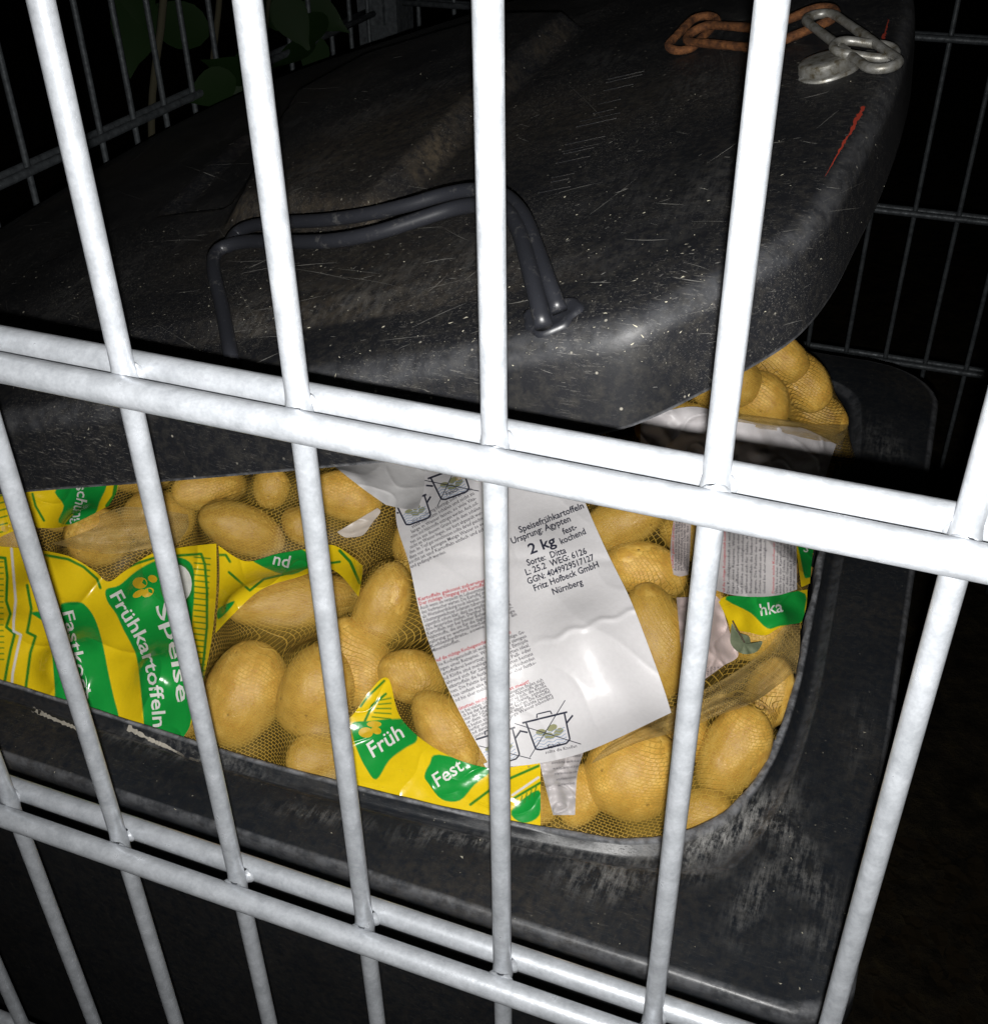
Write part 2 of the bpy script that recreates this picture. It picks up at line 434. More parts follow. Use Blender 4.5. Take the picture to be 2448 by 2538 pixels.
for f, z in prf:
    P = inner + (op - inner) * f
    zz = z + (.7 * rag if f < .06 else 0) + .5 * wob(P[:, 0], P[:, 1], 8, .03)
    V.append(np.column_stack([P + (nn * (.9 * rag)[:, None] if f < .06 else 0), RZ0 + zz]))
    sc = scuff(P[:, 0], P[:, 1])
    ed = np.full(NR, 1.0 if -.005 <= f < .06 else (.35 if .95 < f < 1.004 else (.2 if .2 <= f < .27 else 0)))  # inner lip worn pale; outer edge paled to paint its highlight line
    C3.append(np.column_stack([sc, np.full(NR, .04) + .12 * np.clip(wob(P[:, 0], P[:, 1], 12, .04), 0, 1), ed]))
V = np.vstack(V); C3 = np.vstack(C3)
rim = adopt(mesh('rim', V, gridfaces(len(prf), NR, True), RIMM, col=C3), binr)
rimbvh = BVHTree.FromPolygons([Vector(q) for q in V], gridfaces(len(prf), NR, True))
# tapering body with a slight inward slope and a floor
B0 = resample(rrect(-452, 250, 112, 690, (60, 60, 60, 60)), 160, True); B1 = resample(rrect(-400, 190, 160, 640, (60, 60, 60, 60)), 160, True)
V = [np.column_stack([B0 + (B1 - B0) * k / 14, np.full(160, RZ0 - 12 - (1010 - 40) * k / 14)]) for k in range(15)]
V = np.vstack(V); F = gridfaces(15, 160, True); F.append(tuple(range(14 * 160, 15 * 160)))
adopt(mesh('body', V, F, RIMM, col=np.tile([0, .1, 0], (len(V), 1))), binr)
for y in (190, 610):
    a = np.linspace(0, 2 * math.pi, 24, endpoint=False)
    V = [];
    for dx, r in ((-24, 60), (-24, 95), (-18, 100), (18, 100), (24, 95), (24, 60)):
        V += [(-405 + r * math.cos(q), y + dx, GZ + 100 + r * math.sin(q)) for q in a]
    F = gridfaces(6, 24, True) + [tuple(range(23, -1, -1)), tuple(range(5 * 24, 6 * 24))]
    adopt(mesh('wheel', V, F, HANDM), binr)

# ------------------------------------------------------------------ container: lid
def plane(x, y): return -53 + .33 * (x - 153) + .09 * (y - 103)
lo = catmull([(-428, 160), (-415, 118), (-370, 108), (-250, 107), (-130, 107), (-18, 102), (69, 99.5), (110, 100), (140, 101.5), (154, 104.5), (164, 111), (172, 118.5), (185, 131), (198, 149), (205, 176), (208.5, 213), (212, 261),
              (213, 322), (210, 391), (199, 472), (186, 542), (168, 605), (130, 655), (60, 690), (-50, 704), (-180, 710), (-260, 708), (-330, 690), (-385, 640), (-415, 560), (-428, 430)], 8, True)
NL = 480
lo = resample(lo, NL, True)
tl = np.roll(lo, -3, 0) - np.roll(lo, 3, 0); tl /= np.linalg.norm(tl, axis=1)[:, None]; nl = np.stack([-tl[:, 1], tl[:, 0]], 1)
cen = np.array([-90, 390.])
def lid_hit_px(x, y, h=40.0):
    d = ray(x, y); nrm = np.array([-.33, -.09, 1.]); P0 = np.array([153, 103, -53 + h]); return CAM + d * (((P0 - CAM) @ nrm) / (d @ nrm))
PLAT = [tuple(lid_hit_px(*q, h=60)[:2]) for q in ((445, 392), (705, 388), (1095, 30), (980, 30), (700, 110), (560, 190))]
PL2 = [tuple(lid_hit_px(*q, h=52)[:2]) for q in ((318, 404), (432, 392), (470, 345), (560, 240), (470, 260))]
LADD = [lid_hit_px(*q)[:2] for q in ((1040, 372), (1200, 120))]
def lid_top(x, y):
    """raised panels and a gentle crown on the lid's top"""
    h = 14 * np.exp(-((x + 90) / 260) ** 2 - ((y - 400) / 260) ** 2)
    for P, dz, w in ((PLAT, 13.0, 11.0), (PL2, -6.0, 7.0)):
        d = distline(x, y, list(P) + [P[0]]); ins = inpoly(x, y, P)
        s = np.where(ins, d, -d); h = h + dz * np.clip(s / w + .5, 0, 1)
    return h
rings = [(8, 1.5), (1.5, 0), (0, .7), (.12, 1.9), (.7, 7), (2.0, 19), (3.2, 27), (4.2, 31), (5.8, 33.8), (8.2, 35.8), (12, 37.6), (18, 39.0), (26, 40), (34, 40.4)]
V, C3 = [], []
for d, h in rings:
    P = lo + nl * d; V.append(np.column_stack([P, plane(P[:, 0], P[:, 1]) + h]))
    C3.append(np.column_stack([np.zeros(NL), np.zeros(NL), np.full(NL, .6 if d <= 1.5 and h <= 1 else (.12 if 28 < h < 36 else 0))]))
base = lo + nl * 34
NRING = 90
for k in range(1, NRING + 1):
    f = (k / NRING) ** 1.0
    P = base + (cen - base) * f * .995
    V.append(np.column_stack([P, plane(P[:, 0], P[:, 1]) + 40.3 + lid_top(P[:, 0], P[:, 1]) * min(1, k / 6)]))
    dd = distline(P[:, 0], P[:, 1], [PLAT[1], PLAT[2]])
    d2 = distline(P[:, 0], P[:, 1], [PLAT[0], PLAT[1]]); d3 = distline(P[:, 0], P[:, 1], PL2[:3])
    br = .34 * np.exp(-(dd / 4.5) ** 2) * np.clip(.55 + .6 * wob(P[:, 0], P[:, 1], 71, .09), 0, 1) + .2 * np.exp(-(d2 / 5) ** 2) + .2 * np.exp(-(d3 / 5) ** 2) + .22 * np.clip(wob(P[:, 0], P[:, 1], 31, .02), 0, 1)
    C3.append(np.column_stack([.10 * np.clip(wob(P[:, 0], P[:, 1], 44, .05), 0, 1), br, np.zeros(NL)]))
V = np.vstack(V); C3 = np.vstack(C3); F = gridfaces(len(rings) + NRING, NL, True)
F.append(tuple((len(rings) + NRING - 1) * NL + k for k in range(NL)))
lid = adopt(mesh('lid', V, F, LIDM, col=C3), binr)
lidbvh = BVHTree.FromPolygons([Vector(q) for q in V], F)
def cast(bvh, x, y):
    d = ray(x, y); d = d / np.linalg.norm(d)
    h = bvh.ray_cast(Vector(CAM), Vector(d))
    if h[0] is None: return None, None
    n = np.array(h[1]);
    if n @ d > 0: n = -n
    return np.array(h[0]), n
def sub(o): o.parent = lid; return o
lid_ref = lid
# handle: two moulded bars side by side on two feet
def handle_bar(pts, r, name='handle_bar'):
    P = []
    for x, y, lift in pts:
        P.append(lid_hit_px(x, y, 41.5 + lift))
    P = resample(catmull(P, 8), 90)
    V, F = tube(P, r, 12); return sub(mesh(name, V, F, HANDM))
handle_bar([(446, 700, -2), (440, 670, 2), (425, 590, 9), (410, 525, 16), (410, 490, 19), (428, 472, 20), (475, 462, 20), (560, 463, 20), (640, 460, 20), (720, 445, 20), (800, 420, 20), (870, 398, 20), (920, 392, 20),
            (965, 400, 19), (992, 440, 16), (1012, 510, 11), (1028, 575, 5), (1040, 625, -1)], 2.95)
handle_bar([(436, 472, 18), (452, 446, 19), (482, 432, 21), (530, 426, 22), (620, 421, 22), (700, 410, 22), (780, 392, 22), (850, 372, 22), (910, 363, 22), (962, 372, 20),
            (1000, 410, 17), (1025, 470, 12), (1050, 540, 6), (1070, 595, -1)], 2.8)
for x, y in ((1055, 605),):
    p, n = cast(lidbvh, x, y); a = np.array([1, 0, .33]); a = a - n * (a @ n); a /= np.linalg.norm(a); b = np.cross(n, a)
    V = []
    for r, h in ((10.0, -.5), (9.6, .9), (8.0, 1.4), (6.0, .7), (2, .8)):
        V += [p + (r * (1 + .10 * math.sin(3 * q) + .06 * math.sin(7 * q + 1))) * (math.cos(q) * a * 1.05 + math.sin(q) * b * .85) + n * h for q in np.linspace(0, 2 * math.pi, 28, endpoint=False)]
    F = gridfaces(5, 28, True) + [tuple(range(4 * 28, 5 * 28))]
    sub(mesh('handle_foot', V, F, HANDM))
# moulded ladder of small ribs
p0, p1 = np.array(LADD[0]), np.array(LADD[1])
rv, rf = box(-10, 10, -.45, .45, -1, .45); ribme = None
rr0 = random.Random(3)
for k in range(17):
    f = k / 16 + rr0.uniform(-.022, .022)
    if k in (3, 8, 13): continue
    px, py = 1062 + (1200 - 1062) * f, 360 + (140 - 360) * f
    p, n = cast(lidbvh, px, py)
    o = sub(mesh('rib', rv, rf, LIDM, smooth=False)) if ribme is None else sub(link(bpy.data.objects.new('rib', ribme)))
    ribme = ribme or o.data
    o.scale = (rr0.uniform(.35, 1.0), rr0.uniform(.6, 1.2), rr0.uniform(.2, .8)); o.location = p * S; q = Vector(n).to_track_quat('Z', 'Y'); o.rotation_mode = 'QUATERNION'
    xa = Vector((1, .03, .33)).normalized(); za = Vector(n); ya = za.cross(xa).normalized(); xa = ya.cross(za)
    o.rotation_quaternion = Matrix((xa, ya, za)).transposed().to_quaternion()
# lock disc
p, n = cast(lidbvh, 1580, 138)
a = np.array([1, 0, .33]); a = a - n * (a @ n); a /= np.linalg.norm(a); b = np.cross(n, a)
V = []
DP = ((13.4, -.5), (13.6, .9), (12.8, 1.6), (10.9, 1.7), (10.5, 5.2), (9.7, 6.0), (7.5, 6.2), (1, 6.2))
for r, h in DP:
    V += [p + r * (math.cos(q) * a + math.sin(q) * b) + n * h for q in np.linspace(0, 2 * math.pi, 36, endpoint=False)]
disc_p, disc_n = p, n
sub(mesh('lock_disc', V, gridfaces(len(DP), 36, True) + [tuple(range((len(DP) - 1) * 36, len(DP) * 36))], ZINC))
# thin ragged red streaks laid on the lid
for pts, ws in (([(1700, 38), (1694, 60), (1687, 82), (1680, 106)], (1, 3, 4, 4)), ([(1652, 204), (1640, 228), (1624, 258), (1608, 285), (1590, 318), (1578, 338)], (5.5, 5, 4, 2.6, 1.2, .4))):
    L, R_ = [], []
    for k, (x, y) in enumerate(resample(np.array(pts, float), 40)):
        w = np.interp(k / 39, np.linspace(0, 1, len(ws)), ws) 
        for s_, Q in ((-1, L), (1, R_)):
            w2 = w * random.uniform(.15, 1.25); p, n = cast(lidbvh, x + s_ * w2 * .9, y + s_ * w2 * .35); Q.append(p + n * .25)
    V = np.vstack([L, R_]); sub(mesh('red_streak', V, [(i, i + 1, 40 + i + 1, 40 + i) for i in range(39)], REDM))
# ------------------------------------------------------------------ chain lying on the lid
chain = empty('chain', tuple(disc_p))
tag(chain, 'short rusty chain with one pale steel link, lying beside the round lock disc', 'chain')
def chain_link(a, b, width, r, m, tilt=0.0, lift=(4, 4), name='chain_link'):
    pa, na = cast(lidbvh, *a); pb, nb = cast(lidbvh, *b)
    pa = pa + na * lift[0]; pb = pb + nb * lift[1]
    d = pb - pa; L = np.linalg.norm(d); d /= L
    n = na - d * (na @ d); n /= np.linalg.norm(n); s = np.cross(n, d)
    s = s * math.cos(tilt) + n * math.sin(tilt)
    P = []
    w = width / 2
    for q in np.linspace(-math.pi / 2, math.pi / 2, 12): P.append(pb + d * (math.cos(q) * w - w) + s * math.sin(q) * w)
    for q in np.linspace(math.pi / 2, 3 * math.pi / 2, 12): P.append(pa + d * (math.cos(q) * w + w) + s * math.sin(q) * w)
    P = resample(np.array(P), 70, True)
    V, F = tube(P, r * (1 + .05 * np.sin(np.arange(70) * .36)), 10, closed=True)
    return adopt(mesh(name, V, F, m), chain)
chain_link((1296, 108), (1362, 58), 13, 2.05, RUST, .25, (3, 7))
chain_link((1328, 86), (1478, 92), 15, 2.05, RUST, .15, (6, 4))
chain_link((1452, 96), (1592, 58), 16, 2.05, RUST, .2, (4, 9))
chain_link((1556, 68), (1690, 158), 13, 2.0, ZINC, .1, (9, 6))
chain_link((1600, 128), (1706, 126), 13, 1.9, ZINC, .05, (9, 5))

# pale flecks and crumbs on the lid and the rim
V, F = [], []
rr = random.Random(11)
def fleck(p, n, L, w, ang, h=.35):
    a = np.array([1., 0, .3]); a = a - n * (a @ n); a /= np.linalg.norm(a); b = np.cross(n, a)
    u = math.cos(ang) * a + math.sin(ang) * b; v = np.cross(n, u); k = len(V); m = rr.choice((4, 5, 6)); bend = rr.uniform(-.5, .5)
    for i in range(m):
        q = 2 * math.pi * i / m + rr.uniform(-.5, .5); r = rr.uniform(.5, 1.2); cx = L * r * math.cos(q); V.append(p + u * cx + v * (w * r * math.sin(q) + bend * cx * cx / max(L, .1)) + n * rr.uniform(.12, h))
    F.append(tuple(range(k, k + m)))
for k in range(850):
    if k < 650: x, y = 1350 * rr.random() ** 1.4, rr.gauss(560, 120)
    else: x, y = rr.uniform(150, 1740), rr.uniform(60, 700)
    p, n = cast(lidbvh, x, y)
    if p is None or y > 900: continue
    s = rr.random() ** 4
    fleck(p, n, .18 + 1.0 * s, .12 + .3 * s * rr.random(), rr.gauss(.1, .7))
for k in range(150):
    p, n = cast(rimbvh, rr.uniform(0, 1700), rr.uniform(1300, 1950))
    if p is None or n[2] < .5: continue
    s = rr.random() ** 3
    fleck(p, n, .3 + 1.1 * s, .2 + .4 * s * rr.random(), rr.uniform(0, 3.1))
# hair scratches on the lid
V0, F0 = V, F; V, F = [], []
for k in range(230):
    x, y = (rr.uniform(0, 1650), rr.gauss(560, 170)) if k < 170 else (rr.uniform(300, 1740), rr.uniform(40, 600))
    a = rr.gauss(-.12, .35) if rr.random() < .8 else rr.uniform(0, 3.14); L = 10 + 130 * rr.random() ** 3; q0 = len(V); cv = rr.uniform(-.12, .12)
    pts = [cast(lidbvh, x + L * t * math.cos(a + cv * t), y + L * t * math.sin(a + cv * t)) for t in np.linspace(0, 1, 9)]
    if any(p is None for p, n in pts) or y > 880: continue
    w = rr.uniform(.05, .15)
    for i, (p, n) in enumerate(pts):
        d = np.array([0., .8, .6]); ww = w * math.sin(math.pi * (i + .6) / 9.4) * rr.uniform(.5, 1.3); V += [p + n * .16 + d * ww, p + n * .16 - d * ww]
    F += [(q0 + 2 * i, q0 + 2 * i + 1, q0 + 2 * i + 3, q0 + 2 * i + 2) for i in range(8)]
tag(sub(mesh('scratches', V, F, m_flat('scratched_plastic', (.085, .083, .076), .7), smooth=False)), kind='stuff')
V, F = V0, F0
CRUMB = m_flat('pale_crumbs', (.34, .32, .25), .9)
tag(mesh('crumbs', V, F, CRUMB, smooth=False), 'tiny pale crumbs and flecks strewn over the black plastic', 'crumbs', kind='stuff')

# ------------------------------------------------------------------ the heap of potato bags
AL = math.radians(30); ET = np.array([0, math.cos(AL), math.sin(AL)]); EN = np.array([0, -math.sin(AL), math.cos(AL)]); O0 = np.array([0, 140., -322.])
def mean_z(x, y):
    g = 1 - .9 * np.clip((x - 95) / 112, 0, 1) ** 1.6
    return -324 + .42 * (y - 140) * g
def heap_hit(x, y, lift=0.0):
    d = ray(x, y); t0, t1 = 300., 1400.
    f = lambda t: (CAM + d * t)[2] - mean_z((CAM + d * t)[0], (CAM + d * t)[1]) - lift
    ts = np.linspace(t0, t1, 400); prev = ts[0]
    for t in ts:
        if f(t) < 0: break
        prev = t
    a, b = prev, t
    for _ in range(30):
        m = (a + b) / 2
        if f(m) > 0: a = m
        else: b = m
    return CAM + d * a, a
# bag, picture centre, half axes, direction of the long axis in degrees (picture, y down), lift
POT = [
 ('front', 468, 1325, 102, 70, 118, 0), ('front', 603, 1322, 88, 70, 100, 2), ('front', 682, 1268, 86, 60, 70, -6), ('front', 563, 1152, 118, 52, -8, -2), ('front', 608, 1452, 62, 46, 0, -10), ('front', 335, 1330, 80, 60, 60, -14), ('front', 190, 1300, 95, 70, 20, -18), ('front', 60, 1240, 90, 70, 0, -16), ('front', 300, 1180, 80, 60, 80, -22), ('front', 130, 1150, 80, 62, 20, -22),
 ('back', 187, 1030, 58, 52, 20, 2), ('back', 462, 1012, 78, 48, 20, 4), ('back', 400, 935, 72, 38, -5, 0), ('back', 518, 930, 40, 34, 80, 2), ('back', 660, 950, 66, 44, 20, 0), ('back', 575, 1005, 40, 34, 40, -6), ('back', 300, 990, 66, 48, 10, -8), ('back', 90, 960, 70, 50, 20, -6), ('back', 10, 1010, 60, 48, 70, -6), ('back', 250, 900, 70, 44, 10, 0), ('back', 100, 880, 70, 44, 10, 0),
 ('front', -70, 1190, 90, 66, 20, -8), ('front', -60, 1300, 80, 60, 70, -12), ('back', -90, 1060, 80, 60, 10, -4), ('back', -110, 960, 80, 56, 40, 0),
 ('label', 730, 1160, 86, 50, 108, 6), ('label', 786, 1296, 62, 48, 25, 0), ('label', 850, 1394, 80, 50, 52, 2), ('label', 1190, 1000, 80, 46, -20, 2), ('label', 1232, 1092, 78, 52, 10, 2), ('label', 1252, 1225, 105, 62, 80, 4), ('label', 900, 1080, 110, 70, 90, -4), ('label', 1040, 1110, 100, 75, 60, -2), ('label', 960, 1290, 100, 75, 60, -2), ('label', 1110, 1280, 105, 78, 100, 0), ('label', 800, 1030, 60, 46, 110, -8), ('label', 960, 950, 90, 60, 10, -4), ('label', 1100, 900, 80, 56, 10, -4),
 ('corner', 1210, 1477, 90, 82, 150, 4), ('corner', 1108, 1522, 54, 46, 100, -8), ('corner', 1404, 1437, 94, 58, 124, 2), ('corner', 1335, 1550, 66, 40, 160, -10), ('corner', 1470, 1330, 70, 44, 110, -14), ('corner', 1310, 1400, 60, 44, 100, -14),
 ('right', 1430, 1080, 90, 60, 20, -14), ('right', 1340, 1170, 60, 46, 100, -14), ('right', 1440, 1210, 66, 46, 150, -16), ('right', 1330, 1030, 66, 46, 20, -6), ('right', 1480, 980, 60, 44, 60, -8),
 ('rear', 1526, 724, 70, 46, 40, 42), ('rear', 1452, 762, 62, 46, 40, 38), ('rear', 1560, 790, 56, 40, 20, 20), ('rear', 1400, 850, 70, 46, 20, 14), ('rear', 1500, 860, 66, 44, 10, 6), ('rear', 1480, 690, 60, 46, 10, 40), ('rear', 1300, 820, 80, 50, 0, 14), ('rear', 1380, 730, 70, 50, 10, 30),
 ('low', 790, 1500, 70, 40, 10, -16), ('low', 930, 1440, 80, 44, 20, -16), ('low', 700, 1430, 60, 44, 10, -18), ('low', 1000, 1540, 70, 40, 10, -18),
]
BAGS = {
 'front': ('netted potato bag at the front left rim with the large yellow and green printed band', ),
 'back': ('netted potato bag under the lid edge at far left, behind the large yellow band', ),
 'label': ('netted potato bag in the middle carrying the big white label with black print', ),
 'corner': ('netted potato bag pressed into the rounded front corner of the container', ),
 'right': ('netted potato bag beside the right rim with a white label in red and black print', ),
 'rear': ('netted potato bag bulging out under the raised right end of the lid', ),
 'low': ('netted potato bag lying lowest at the front rim, with a small yellow and green band', ),
}
bags = {}
for k, (lb,) in BAGS.items():
    pts = [heap_hit(p[1], p[2])[0] for p in POT if p[0] == k]
    c = np.mean(pts, 0); c[2] -= 45
    b = empty('potato_bag', tuple(c)); tag(b, lb, 'potato bag', 'bags of potatoes heaped in the container'); bags[k] = b
# potato meshes, three shapes shared by all
PM = []
for q in range(4):
    rs = np.random.RandomState(q + 3); V = []
    nu, nv = 24, 15
    for j in range(nv):
        th = math.pi * (j + .5) / nv
        for i in range(nu):
            ph = 2 * math.pi * i / nu
            V.append((math.cos(th), math.sin(th) * math.cos(ph), math.sin(th) * math.sin(ph)))
    V = np.array(V)
    d = 1 + .07 * np.sin(2.2 * V[:, 0] + rs.uniform(0, 6)) * np.sin(1.7 * V[:, 1] + rs.uniform(0, 6)) + .05 * np.sin(3.1 * V[:, 2] + 2 * V[:, 0] + rs.uniform(0, 6)) - .022 * np.cos(5 * V[:, 1] + rs.uniform(0, 6)) * np.sin(4 * V[:, 0] + 1)
    V = V * d[:, None]
    F = gridfaces(nv, nu, True) + [tuple(range(nu - 1, -1, -1)), tuple(range((nv - 1) * nu, nv * nu))]
    me = bpy.data.meshes.new('potato'); me.from_pydata(V.tolist(), [], F); me.materials.append(POTATO)
    me.polygons.foreach_set('use_smooth', [True] * len(me.polygons)); PM.append(me)
ST = 2.0
gs = np.arange(-330, 232, ST); gt = np.arange(-24, 560, ST)
GS, GT = np.meshgrid(gs, gt)                      # rows: t
HN = np.full(GS.shape, -1e3); OWN = np.zeros(GS.shape, int); DST = np.full(GS.shape, 1e9)
names = list(BAGS)
for idx, (bag, x, y, a, b, ang, lift) in enumerate(POT):
    p, t = heap_hit(x, y, lift)
    k = t / FOC * K * 1.05; a *= k; b *= k; c = .92 * b
    ca, sa = math.cos(math.radians(ang)), math.sin(math.radians(ang))
    fw = ray(x, y); fw = fw / np.linalg.norm(fw)
    ex = ca * ROT[0] + sa * ROT[1]; ex = ex - fw * (ex @ fw); ex /= np.linalg.norm(ex)
    ex = ex + fw * random.uniform(-.25, .25); ex /= np.linalg.norm(ex)
    ez = -fw - ex * (-fw @ ex); ez /= np.linalg.norm(ez); ey = np.cross(ez, ex)
    p = p - ez * c * .15
    o = link(bpy.data.objects.new('potato', PM[idx % 4])); adopt(o, bags[bag])
    M = Matrix([[*(ex[r] * a * S, ey[r] * b * S, ez[r] * c * S), p[r] * S] for r in range(3)] + [[0, 0, 0, 1]])
    o.matrix_basis = M
    R3 = np.stack([ex, ey, ez]); E3 = np.stack([np.array([1., 0, 0]), ET, EN])          # world->ellipsoid ; frame axes
    Q = (R3 @ E3.T) / (np.array([a, b, c]) * 1.03)[:, None]; A3 = Q.T @ Q
    pc = p - O0; cs, ct, cn = pc[0], pc @ ET, pc @ EN
    ds, dt = GS - cs, GT - ct
    bb = A3[0, 2] * ds + A3[1, 2] * dt; cc = A3[0, 0] * ds ** 2 + 2 * A3[0, 1] * ds * dt + A3[1, 1] * dt ** 2 - 1
    disc = bb ** 2 - A3[2, 2] * cc
    hn = np.where(disc > 0, cn + (-bb + np.sqrt(np.maximum(disc, 0))) / A3[2, 2], -1e3)
    HN = np.maximum(HN, hn)
    dd = np.sqrt(np.maximum(A3[0, 0] * ds ** 2 + 2 * A3[0, 1] * ds * dt + A3[1, 1] * dt ** 2, 0)) - (bag == 'rear') * .0
    m = dd < DST; DST[m] = dd[m]; OWN[m] = names.index(bag)
# floor of the heap (frame height of the mean surface, lowered)
YY = O0[1] + GT * ET[1]; 
ZM = mean_z(GS, YY)
FLOOR = (ZM - O0[2] - GT * ET[2]) / EN[2]
FLOOR = FLOOR - 10
OB = np.maximum(HN, FLOOR)
def relax(H, ob, n, sag=0.0):
    H = H.copy()
    for _ in range(n):
        A_ = H.copy(); A_[1:-1, 1:-1] = .25 * (H[:-2, 1:-1] + H[2:, 1:-1] + H[1:-1, :-2] + H[1:-1, 2:]) - sag
        H = np.maximum(A_, ob)
    return H
HNET = relax(OB, OB, 70, .022)                    # net stretched over the potatoes
HF = relax(HNET, HNET, 160, .006)                 # stiffer: film and paper bridge the hollows
for _ in range(6):
    HF[1:-1, 1:-1] = np.maximum(HNET[1:-1, 1:-1] + .6, .25 * (HF[:-2, 1:-1] + HF[2:, 1:-1] + HF[1:-1, :-2] + HF[1:-1, 2:]))
def worldpts(H): return O0 + GS[..., None] * np.array([1., 0, 0]) + GT[..., None] * ET + H[..., None] * EN
PN = worldpts(HNET + .7); PF = worldpts(HF + 1.2)
nt_r, nt_c = GS.shape
gf_all = np.array(gridfaces(nt_r, nt_c))
filmbvh = BVHTree.FromPolygons([Vector(q) for q in PF.reshape(-1, 3)], gf_all.tolist())
# net pieces, one for each bag
flat = PN.reshape(-1, 3); own = OWN.ravel()
inp = [tuple(q) for q in (inner - nn * 1.5)[::4]]
inside = inpoly(flat[:, 0], flat[:, 1], inp) | ((flat[:, 2] > RZ0 + 6) & inpoly(flat[:, 0], flat[:, 1], [tuple(q) for q in (inner + nn * 14)[::4]]))
fo = own[gf_all[:, 0]]; ok = inside[gf_all].all(1)
for k, nm in enumerate(names):
    ff = gf_all[ok & (fo == k) & ((nm != 'rear') | (DST.ravel()[gf_all].max(1) < 1.55))]
    if not len(ff): continue
    lab = np.arange(nt_r * nt_c)                       # keep the largest connected piece only
    while True:
        mn = lab[ff].min(1); l2 = lab.copy(); np.minimum.at(l2, ff.ravel(), np.repeat(mn, 4)); l2 = l2[l2]
        if (l2 == lab).all(): break
        lab = l2
    u_, c_ = np.unique(lab[ff[:, 0]], return_counts=True); ff = ff[lab[ff[:, 0]] == u_[c_.argmax()]]
    used, inv = np.unique(ff, return_inverse=True)
    uv = np.column_stack([GS.ravel()[used], GT.ravel()[used] + .9 * HNET.ravel()[used]])
    rot = math.radians([20, -35, 50, 10, 70, 40, -15][k]); cr, sr = math.cos(rot), math.sin(rot)
    uv = np.column_stack([uv[:, 0] * cr - uv[:, 1] * sr, uv[:, 0] * sr + uv[:, 1] * cr])
    adopt(mesh('net', flat[used], inv.reshape(ff.shape), NET, uv=uv), bags[nm])

